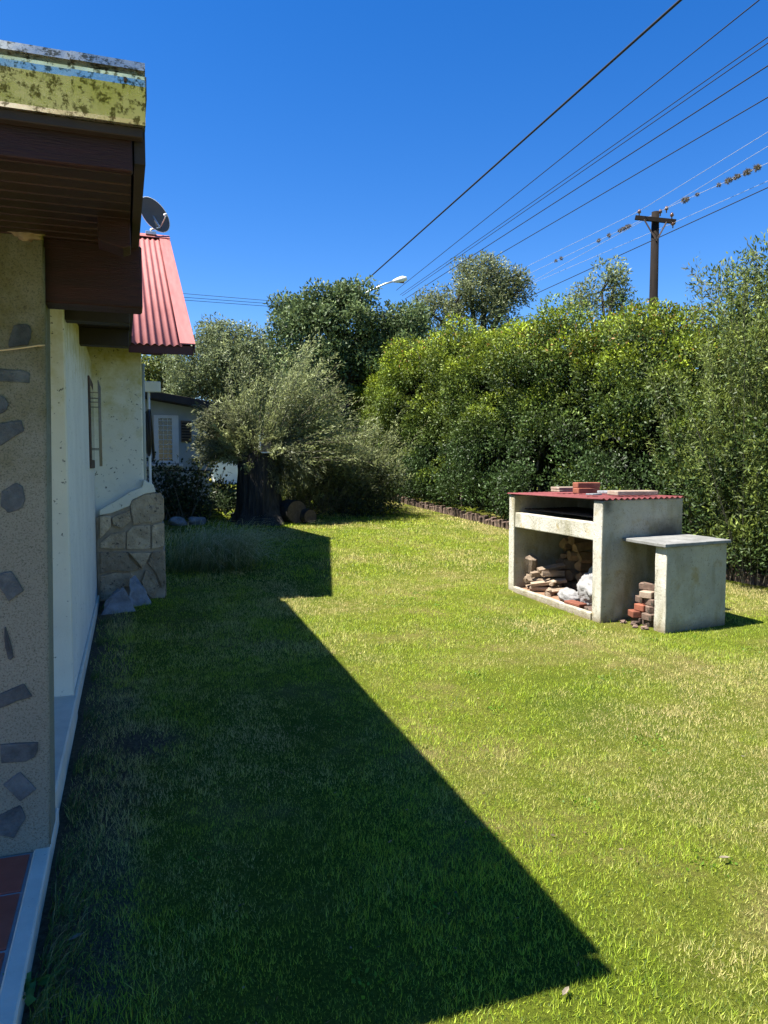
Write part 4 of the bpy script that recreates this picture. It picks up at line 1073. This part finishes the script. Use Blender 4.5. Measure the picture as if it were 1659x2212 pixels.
    box('base', tx - .03, tx + .30, ty - .50, ty - .16, g0 + 1.362, g0 + 1.384, M['whitepaint'], b, .003)
    # log rounds lying against the trunk
    for k, (dx, dy, r, L, lab) in enumerate(((.62, -.25, .24, .34, 'large brown log round lying against the trunk'), (.90, -.42, .15, .16, 'smaller pale log round lying before the large one'))):
        lg = empty('log_round', (tx + dx, ty + dy, gz(ty + dy)), lab, 'log')
        cz = gz(ty + dy) + r * .93
        ax = Vector((.35, -.94, 0)).normalized()
        c0 = Vector((tx + dx, ty + dy, cz))
        bm = bmesh.new(); bm_tube(bm, [c0 - ax * L / 2, c0, c0 + ax * L / 2], [r * .97, r, r * .98], 22, False)
        for v in bm.verts: v.co += (v.co - c0) * 0.06 * vnoise(v.co, 9, k)
        from_bm('bark', bm, M['bark'], lg, True)
        for s in (-1, 1): tube('cut_face', [c0 + ax * (L / 2 * s - 0.006), c0 + ax * (L / 2 * s + .002)], r * .93, M['cutwood'], lg, 22, False)
old_trunk()

def narrow_shrub():
    bx, by = 7.95, 7.25; g0 = 0.0
    root = empty('bamboo_shrub', (bx, by, g0), 'tall feathery narrow leaved shrub rising above the hedge behind the side shelf', 'shrub')
    roots, tips, sag = [], [], []
    for i in range(420):
        a = rng.uniform(0, 2 * math.pi)
        r0 = np.array([bx + rng.normal(0, .3), by + rng.normal(0, .45), .05])
        ht = rng.uniform(1.6, 4.15); sp = rng.uniform(.15, 1.05) * (0.6 + .4 * (ht < 3))
        tip = r0 + np.array([math.cos(a) * sp - .15, math.sin(a) * sp * 1.15 - .1, ht])
        roots.append(r0); tips.append(tip); sag.append(rng.uniform(.03, .14))
    shoots(roots, tips, sag, 210, 0.072, 0.013, (0.028, 0.045, 0.014), (0.19, 0.24, 0.055), 'foliage', root, 0.005, .34, 0.25, .12)
    roots, tips, sag = [], [], []
    for i in range(16):
        r0 = np.array([bx + rng.normal(0, .3), by + rng.uniform(-.2, .9), 3.2])
        tip = r0 + np.array([rng.uniform(-.5, .3), rng.uniform(-.3, 1.2), rng.uniform(.7, 1.15)])
        roots.append(r0); tips.append(tip); sag.append(rng.uniform(.1, .25))
    shoots(roots, tips, sag, 30, 0.09, 0.02, (0.10, 0.13, 0.05), (0.19, 0.20, 0.08), 'sprays', root, 0.006, .2, .1)
    # yellower young foliage at the top and near the ground
    cs = np.array([[7.65 + rng.normal(0, .25), 6.75 + rng.normal(0, .35), rng.uniform(3.7, 4.25)] for _ in range(16)] + [[7.2 + rng.normal(0, .18), 6.9 + rng.normal(0, .5), rng.uniform(.35, 1.9)] for _ in range(44)] + [[7.55 + rng.normal(0, .3), 7.0 + rng.normal(0, .6), rng.uniform(1.2, 4.0)] for _ in range(150)])
    P, D, idx, d = clump_leaves(cs, rng.uniform(.16, .32, len(cs)), 1800)
    C = tint(len(P), idx, (.055, .085, .026), (.18, .22, .03), np.clip(d[:, 2] * .5 + .25, 0, 1))
    leaf_mesh('young_leaves', P, D, .065, .022, C, M['leaf'], root)
narrow_shrub()

# ---- trees behind
def tree(name, base, h_trunk, r_trunk, lobes, leaf, base_c, young_c, per, label, gaps=0.0, clump=(.28, .55), narrow=False):
    """lobes: (x, y, z, rx, ry, rz); trunk with limbs running to every lobe; clumps on lobe shells"""
    root = empty(name, base, label, 'tree')
    b = Vector(base)
    bm = bmesh.new()
    fork = b + Vector((rng.normal(0, .1), rng.normal(0, .1), h_trunk))
    bm_tube(bm, [b - Vector((0, 0, .2)), b + Vector((0, 0, .15)), (b + fork) / 2 + Vector((rng.normal(0, .06), rng.normal(0, .06), 0)), fork], [r_trunk * 1.5, r_trunk * 1.1, r_trunk, r_trunk * .8], 10)
    cs, rs = [], []
    for (x, y_, z, rx, ry, rz) in lobes:
        c = Vector((x, y_, z))
        mid = (fork + c) / 2 + Vector((rng.normal(0, .15), rng.normal(0, .15), .1))
        bm_tube(bm, [fork, mid, c], [r_trunk * .6, r_trunk * .4, r_trunk * .18], 7)
        for k in range(6):
            d = rand_dirs(1)[0]
            bm_tube(bm, [c, c + Vector(d * np.array([rx, ry, rz]) * .45), c + Vector(d * np.array([rx, ry, rz]) * .9)], [r_trunk * .2, r_trunk * .12, r_trunk * .04], 5)
        nclump = int(34 * (rx * ry + rx * rz + ry * rz) / 3 * (1 - gaps)) + 6
        d = rand_dirs(nclump); rad = rng.uniform(.45, 1.0, nclump) ** .6
        cs.append(np.array([x, y_, z]) + d * rad[:, None] * np.array([rx, ry, rz])); rs.append(rng.uniform(*clump, nclump))
    from_bm('trunk', bm, M['bark'], root, True)
    cs, rs = np.concatenate(cs), np.concatenate(rs)
    P, D, idx, d = clump_leaves(cs, rs, per, .4, .1, .6)
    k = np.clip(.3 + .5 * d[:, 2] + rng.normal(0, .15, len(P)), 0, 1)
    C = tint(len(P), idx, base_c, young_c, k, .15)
    n = len(P)
    leaf_mesh('crown', P, D, leaf[0] * rng.uniform(.7, 1.3, n), leaf[1] * rng.uniform(.8, 1.2, n), C, M['thinleaf' if narrow else 'leaf'], root)
def lobe(px, py, dist, rpx, ry=None, rz=None):
    p = at_dist(px, py, dist); s = dist / 1600.0
    return (p[0], p[1], p[2], rpx * s, (ry or rpx) * s, (rz or rpx) * s)
def based(px, dist):
    p = at_dist(px, 1000, dist); return (p[0], p[1], gz(p[1]))
tree('broadleaf_tree', based(745, 23), 3.2, .24, [lobe(745, 715, 23, 80, 80, 72), lobe(660, 745, 23, 75), lobe(850, 740, 23, 65, 70, 75), lobe(720, 800, 23, 90, 80, 70), lobe(820, 800, 23.5, 80), lobe(640, 690, 23.5, 40), lobe(765, 640, 23, 36, 36, 24), lobe(690, 665, 23, 45), lobe(870, 700, 23.2, 42, 42, 36)],
     (.12, .065), (.055, .088, .032), (.15, .20, .075), 950, 'dark green broadleaf tree beside the street lamp', .12)
tree('feathery_tree', based(480, 25), 2.6, .2, [lobe(480, 790, 25, 85), lobe(560, 790, 25.5, 60), lobe(410, 800, 25, 55), lobe(500, 735, 25, 45, 45, 32), lobe(440, 850, 25, 70), lobe(545, 860, 25, 75), lobe(460, 745, 24.6, 38)],
     (.11, .040), (.105, .135, .060), (.20, .235, .105), 1000, 'light green feathery tree rising behind the outbuilding roof', .05, (.25, .5), True)
tree('citrus_tree', based(345, 27), 1.8, .14, [lobe(345, 815, 27, 52), lobe(385, 840, 27, 45), lobe(330, 850, 27, 40), lobe(365, 785, 27.2, 22)],
     (.11, .06), (.08, .11, .03), (.19, .22, .04), 900, 'yellow green tree peeping out beside the gable wall', 0)
tree('olive_tree', based(1040, 27), 4.2, .2, [lobe(1040, 620, 27, 62), lobe(985, 655, 27, 48), lobe(1100, 640, 27, 42), lobe(1010, 590, 27, 30), lobe(1060, 585, 27, 28), lobe(935, 680, 27.5, 45), lobe(1050, 690, 27, 60), lobe(1120, 600, 27, 18)],
     (.12, .045), (.10, .125, .055), (.20, .225, .10), 850, 'grey green loose crowned tree showing above the middle of the hedge', .12, (.22, .45), True)
tree('olive_tree', based(1300, 22), 3.4, .14, [lobe(1300, 630, 22, 46), lobe(1330, 605, 22, 26), lobe(1260, 645, 22, 32), lobe(1345, 650, 22, 26)],
     (.11, .04), (.11, .14, .055), (.21, .24, .09), 850, 'small grey green treetop just left of the utility pole', .1, (.2, .36), True)
tree('garden_tree', based(640, 34), 3, .25, [lobe(560, 840, 34, 90), lobe(680, 860, 34, 100), lobe(820, 870, 34, 90), lobe(900, 830, 34, 70)],
     (.2, .11), (.06, .085, .035), (.12, .15, .06), 420, 'dim green tree far behind the thick trunk', .1, (.4, .7))

# ---- rose bush before the outbuilding, grass clump, weeds by the kerb
def rose():
    bx, by = 0.95, 15.6; g0 = gz(by)
    root = empty('rose_bush', (bx, by, g0), 'dark leafy bush in the shade below the barred window', 'bush')
    bm = bmesh.new(); cs = []
    for i in range(46):
        a = rng.uniform(0, 6.28); L = rng.uniform(.5, 1.35)
        p0 = Vector((bx + rng.normal(0, .25), by + rng.normal(0, .2), g0 - .02))
        p2 = p0 + Vector((math.cos(a) * L * .5, math.sin(a) * L * .35, L))
        bm_tube(bm, [p0, (p0 + p2) / 2 + Vector((0, 0, .08)), p2], [.012, .008, .004], 4)
        for t in np.arange(.35, 1.05, .09): cs.append(np.array(p0 + (p2 - p0) * t) + rng.normal(0, .06, 3))
    tag(from_bm('stems', bm, M['twig'], root), kind='stuff')
    cs = np.array(cs)
    cs = cs[rng.random(len(cs)) < .62]
    P, D, idx, d = clump_leaves(cs, np.full(len(cs), .12), 620, .5, .2, .8)
    lo_ = np.stack([rng.uniform(.4, 2.15, 70), rng.uniform(15.2, 17.2, 70), np.zeros(70)], 1); lo_[45:, 0] = rng.uniform(1.9, 2.9, 25); lo_[45:, 1] = rng.uniform(17.4, 19.6, 25); lo_[:, 2] = ground_z(lo_[:, 1]) + rng.uniform(.03, .34, 70)  # extra low dark clumps added to darken the shaded ground here
    P2, D2, i2, d2 = clump_leaves(lo_, rng.uniform(.15, .3, 70), 900, .4, .2, .6)
    P, D, idx = np.concatenate([P, P2]), np.concatenate([D, D2]), np.concatenate([idx, i2 + len(cs)])
    C = tint(len(P), idx, (.022, .038, .016), (.05, .075, .03), rng.random(len(P)))
    leaf_mesh('leaves', P, D, .085, .05, C, M['leaf'], root)
    yb = lumpy('bloom', (bx + .62, by - .4, g0 + .78), .03, simple('yellow_petal', (.6, .5, .05), (.7, .6, .1), 9), .4, 9, 2, (1, 1, 1), 1, root)
rose()
def strip_blades(name, base, tip, mid, W, Cb, Ct, mat, parent=None):
    """curved blades of three segments"""
    n = len(base); t = np.array([0, .35, .7, 1.0]); wv = np.array([1, .85, .55, .06])
    rows = []
    side = unit(np.cross(tip - base, np.array([0, 0, 1.0])) + rng.normal(0, .15, (n, 3)))
    for tt, w in zip(t, wv):
        p = (1 - tt) ** 2 * base + 2 * tt * (1 - tt) * mid + tt * tt * tip
        rows += [p + side * (W * w / 2)[:, None], p - side * (W * w / 2)[:, None]]
    V = np.stack(rows, 1).reshape(-1, 3)
    off = np.arange(n)[:, None, None] * 8
    f = np.array([[0, 1, 3, 2], [2, 3, 5, 4], [4, 5, 7, 6]])
    F = (off + f[None]).reshape(-1, 4)
    ct = np.repeat(t, 2)[None, :, None]
    C = (Cb[:, None] * (1 - ct) + Ct[:, None] * ct).reshape(-1, 3)
    return np_mesh(name, V, F, C, mat, parent)
def tussock():
    root = empty('tussock_grass', (1.15, 10.05, gz(10.05)), 'arching clump of long ornamental grass beside the stone base', 'grass clump')
    n = 2400
    bx = rng.normal(1.0, .30, n); by = rng.normal(10.15, .22, n)
    B = np.stack([bx, by, ground_z(by) - .02], 1)
    a = rng.uniform(0, 6.28, n); L = rng.uniform(.35, 1.05, n)
    dr = np.stack([np.cos(a) * .55 + .45, np.sin(a) * .45 - .15, np.zeros(n)], 1)
    Mid = B + dr * (L * .35)[:, None] + np.array([0, 0, 1]) * (L * .75)[:, None]
    T = B + dr * (L * rng.uniform(.7, 1.1, n))[:, None] + np.array([0, 0, 1]) * (L * rng.uniform(.15, .7, n))[:, None]
    Cb = np.array([.10, .15, .04]) * rng.uniform(.7, 1.3, (n, 1)); st = (rng.random(n) < .55)[:, None]
    Ct = np.where(st, np.array([.75, .70, .45]), np.array([.28, .34, .12])) * rng.uniform(.7, 1.3, (n, 1))
    strip_blades('blades', B, T, Mid, np.full(n, .006), Cb, Ct, M['grassblade'], root)
tussock()
def weeds():
    n = 900
    bx = -0.285 + np.abs(rng.normal(0, .07, n)); by = rng.choice([2.12, 2.3, 2.45, 2.62, 2.9, 3.4, 3.9, 4.6, 5.5, 6.6, 7.4], n) + rng.normal(0, .07, n)
    B = np.stack([bx, by, np.full(n, -.004)], 1); a = rng.uniform(-1.6, 1.6, n); L = rng.uniform(.05, .14, n)
    dr = np.stack([np.cos(a), np.sin(a), np.zeros(n)], 1)
    T = B + dr * (L * .6)[:, None] + np.array([0, 0, 1]) * (L * rng.uniform(.3, .9, n))[:, None]
    Mid = B + np.array([0, 0, 1]) * (L * .7)[:, None] + dr * (L * .2)[:, None]
    Cb = np.array([.06, .11, .025]) * rng.uniform(.6, 1.3, (n, 1)); Ct = np.where((rng.random(n) < .3)[:, None], np.array([.30, .25, .13]), np.array([.10, .17, .04]))
    o = strip_blades('weeds', B, T, Mid, np.full(n, .004), Cb, Ct * np.ones((n, 1)), M['grassblade'])
    tag(o, 'longer tufts of weedy grass along the foot of the porch kerb', 'weeds', kind='stuff')
    # broad clover like leaves at the lower corner
    p = at_z(60, 2150, .02); root = empty('seedling', (p[0], p[1], 0), 'small broad leaved weed growing against the kerb', 'plant')
    m = 26; P = np.array([p[0], p[1], .01]) + rng.normal(0, .022, (m, 3)) * np.array([1, 1.6, .3]) + np.array([0, 0, .03])
    leaf_mesh('leaves', P, np.stack([rng.normal(0, 1, m), rng.normal(0, 1, m), rng.uniform(0, .6, m)], 1), .04, .03, np.array([[.06, .14, .03]]) * rng.uniform(.7, 1.4, (m, 1)), M['leaf'], root)
weeds()
def litter():
    n = 900
    x = rng.uniform(-.2, 6.8, n); yv = 1.3 + rng.random(n) ** 1.4 * 12
    P = np.stack([x, yv, lump_z(x, yv) + .012], 1)
    a = rng.uniform(0, 6.28, n)
    D = np.stack([np.cos(a), np.sin(a), rng.normal(.1, .2, n)], 1)
    c = np.where((rng.random(n) < .45)[:, None], np.array([.07, .055, .03]), np.array([.26, .19, .10])) * rng.uniform(.6, 1.3, (n, 1))
    o = leaf_mesh('leaf_litter', P, D, rng.uniform(.008, .026, n), rng.uniform(.004, .010, n), c, M['grassblade'])
    tag(o, 'scattered brown bits of dry leaf on the lawn', 'leaf litter', kind='stuff')
    # patches of broad low weeds in the turf
    k = 55; cx_ = rng.uniform(.2, 6, k); cy_ = rng.uniform(1.6, 9, k); idx = np.repeat(np.arange(k), 26); m = len(idx)
    P = np.stack([cx_[idx] + rng.normal(0, .05, m), cy_[idx] + rng.normal(0, .05, m), np.zeros(m)], 1); P[:, 2] = lump_z(P[:, 0], P[:, 1]) + .006
    a = rng.uniform(0, 6.28, m); D = np.stack([np.cos(a), np.sin(a), rng.uniform(.2, .9, m)], 1)
    o = leaf_mesh('clover', P, D, rng.uniform(.012, .026, m), rng.uniform(.008, .014, m), np.array([[.10, .20, .012]]) * rng.uniform(.6, 1.4, (m, 1)), M['grassblade'])
    tag(o, 'small patches of low broad leaved weeds in the lawn', 'weeds', kind='stuff')
litter()

# ------------------------------------------------------------------ poles, lamp, cables
LP = Vector(at_dist(775, 640, 25.0)); LPb = Vector((LP.x, LP.y, gz(LP.y)))
SLm = empty('street_lamp', LPb, 'curved arm street lamp rising behind the dark green tree', 'street lamp')
a0, a1, a2 = Vector(at_dist(797, 629, 25)), Vector(at_dist(832, 613, 25)), Vector(at_dist(852, 607, 25))
tube('pole', [LPb - Vector((0, 0, .3)), LPb + Vector((0, 0, 3)), Vector((LP.x, LP.y, LP.z + .35))], [.12, .10, .075], M['poletimber'], SLm, 10)
tube('arm', [Vector((LP.x, LP.y, LP.z - .05)), a0, a1, a2], .028, M['steel'], SLm, 8)
h1 = Vector(at_dist(880, 601, 25))
ax = (h1 - a2).normalized()
tube('head', [a2 - ax * .05, a2 + ax * .1, a2 + ax * .28, h1 - ax * .02], [.04, .085, .11, .06], M['whitepaint'], SLm, 12)
tube('lamp_glass', [a2 + ax * .17 + Vector((0, 0, -.05)), a2 + ax * .33 + Vector((0, 0, -.09))], [.05, .055], M['porcelain'], SLm, 10)

PT = Vector(at_dist(1416, 458, 25)); PB = Vector((PT.x, PT.y, gz(PT.y)))
UP = empty('utility_pole', PB, 'dark timber utility pole with one crossarm behind the hedge', 'utility pole')
tube('pole', [PB - Vector((0, 0, .4)), (PB + PT) / 2, PT], [.16, .14, .115], M['poletimber'], UP, 12)
cL, cR = Vector(at_dist(1372, 470, 24.85)), Vector(at_dist(1460, 479, 24.85))
axd = (cR - cL).normalized()
def beam_between(name, A, B, w, h, mat, parent):
    d = (B - A); L = d.length; d.normalize()
    s = d.cross(Vector((0, 0, 1))).normalized(); u = s.cross(d)
    m = Matrix(((d.x, s.x, u.x, A.x), (d.y, s.y, u.y, A.y), (d.z, s.z, u.z, A.z), (0, 0, 0, 1)))
    return box(name, 0, L, -w / 2, w / 2, -h / 2, h / 2, mat, parent, .004, m)
beam_between('crossarm', cL, cR, .09, .13, M['poletimber'], UP)
mid = Vector(at_dist(1418, 520, 24.88))
beam_between('brace', cL.lerp(cR, .2) - Vector((0, .05, .05)), mid, .03, .04, M['iron'], UP)
beam_between('brace', cL.lerp(cR, .75) - Vector((0, .05, .05)), mid + Vector((0.02, -.02, .05)), .03, .04, M['iron'], UP)
ins = []
for base in (cL.lerp(cR, .1) + Vector((0, 0, .06)), cL.lerp(cR, .9) + Vector((0, 0, .06)), PT + Vector((.14, -.05, -.12)), PT + Vector((.33, -.1, -.02)), cL.lerp(cR, .93) + Vector((0, 0, -.2))):
    tube('insulator', [base, base + Vector((0, 0, .07)), base + Vector((0, 0, .10)), base + Vector((0, 0, .16)), base + Vector((0, 0, .20))], [.018, .018, .06, .05, .02], M['porcelain'], UP, 10)
    ins.append(base + Vector((0, 0, .15)))

def cable(a, b, r, mat, label, sag=0.0, n=24, group=None):
    a, b = Vector(a), Vector(b)
    pts = [a.lerp(b, i / n) - Vector((0, 0, sag * 4 * (i / n) * (1 - i / n))) for i in range(n + 1)]
    o = tube('cable', pts, r, mat, None, 6)
    return tag(o, label, 'cable', group)
def px_cable(q1, h1, q2, h2, r, label, ext=(0.15, 1.2), sag=0.0, mat='wire'):
    """through two photo pixels at given heights above the eye"""
    d1, d2 = ray(*q1), ray(*q2)
    A = Vector(CC + d1 * (h1 / d1[2])); B = Vector(CC + d2 * (h2 / d2[2]))
    return cable(A + (A - B) * ext[0], B + (B - A) * ext[1], r, M[mat], label, sag)
d1 = ray(1470, 0); B_ = Vector(CC + d1 * (5.9 / d1[2])); A_ = Vector((LP.x, LP.y, LP.z + .3))
cable(A_, B_ + (B_ - A_) * .8, .019, M['wire'], 'thick black cable running from the street lamp to the top of the photo')
px_cable((890, 600), 6.5, (1640, 0), 6.5, .009, 'thin black cable just right of the thick one', (.12, .8))
px_cable((900, 612), 6.6, (1659, 80), 6.6, .008, 'upper cable of the close pair crossing high over the hedge', (.12, .8))
px_cable((905, 614), 6.6, (1659, 93), 6.6, .008, 'lower cable of the close pair crossing high over the hedge', (.12, .8))
px_cable((912, 622), 6.8, (1659, 142), 6.8, .011, 'black cable just below the close pair of cables', (.12, .8))
px_cable((1060, 560), 7.0, (1659, 210), 7.0, .011, 'lone black cable midway between close pair and utility pole', (.12, .8))
px_cable((1152, 637), 6.3, (1659, 405), 6.6, .012, 'black cable passing the utility pole below its crossarm', (.3, .7))
def pole_line(i, near, far, label):
    p = ins[i]
    nb = Vector(at_x(near[0], near[1], p.x + .05)); fb = Vector(at_x(far[0], far[1], p.x + .1))
    a = p + (fb - p) * 1.5; b = p + (nb - p) * 2.2
    pts = [a.lerp(p, k / 10) for k in range(10)] + [p.lerp(b, k / 10) for k in range(11)]
    o = tube('cable', pts, .0065, M['alwire'], None, 5)
    tag(o, label, 'cable')
    return nb, fb
pole_line(0, (1659, 285), (1170, 560), 'topmost pale wire on the left insulator of the utility pole')
pole_line(3, (1659, 316), (1165, 600), 'faint pale wire second from top at the utility pole')
nearc, farc = pole_line(2, (1659, 352), (1152, 587), 'pale wire at the utility pole carrying tufts of air plants')
pole_line(4, (1659, 391), (1190, 595), 'pale wire on the right end of the crossarm')
for k, (ya, yb) in enumerate(((634, 652), (642, 658), (648, 664))):
    A = Vector(at_y(395, ya, 40)); B = Vector(at_y(612, yb, 40))
    cable(A + (A - B) * .9, B + (B - A) * 1.0, .012, M['wire'], ('uppermost', 'middle', 'lowest')[k] + ' of three far wires between red roof and tree')
A = Vector(at_y(425, 733, 40)); B = Vector(at_y(600, 728, 40))
cable(A + (A - B) * 1.2, B + (B - A) * .6, .012, M['wire'], 'single far wire low behind the light feathery tree')

# tufts of air plants on the wire
def tuft_mesh():
    n = 90
    d = rand_dirs(n); P = d * .02
    V, F, C = leaf_arrays(P, d + rng.normal(0, .25, (n, 3)), rng.uniform(.06, .115, n), np.full(n, .02), np.array([[.15, .125, .08]]) * rng.uniform(.6, 1.3, (n, 1)))
    o = np_mesh('air_plant', V, F, C, M['thinleaf'])
    return o
t0 = tuft_mesh()
first = True
def wire_pt(px, seg):
    a, b = seg
    lo, hi = 0.0, 1.6
    f = lambda t: (lambda v: 829.5 + 1600 * (v.dot(Vector(CR)) / v.dot(Vector(CF))))(a.lerp(b, t) - Vector(CC)) - px
    fl = f(lo)
    for _ in range(50):
        m_ = (lo + hi) / 2
        if f(m_) * fl > 0: lo = m_
        else: hi = m_
    return a.lerp(b, lo)
c8 = lambda x: (1000 + x / 1.803) / 1.1573
for k, (x, s_) in enumerate(((1283, 1.1), (1296, .8), (1340, .7), (1437, .8), (1478, 1.0), (1490, .8), (1514, .9), (1525, .8), (1560, 1.0), (1571, 1.0), (1608, 1.1), (1615, .9), (895, .9), (943, .9), (990, .8), (1005, .9), (1020, .9), (1032, .9), (703, .8), (727, .9))):
    p = wire_pt(c8(x), (ins[2], nearc) if x > 1190 else (ins[2], farc))
    o = t0 if first else t0.copy()
    if not first: link(o)
    first = False
    o.location = p; o.scale = (s_, s_, s_); o.rotation_euler = (rng.uniform(0, 6), rng.uniform(0, 6), 0)
    tag(o, 'small brown tuft of air plant growing on the pale wire', 'air plant', 'air plants on the wire by the utility pole')
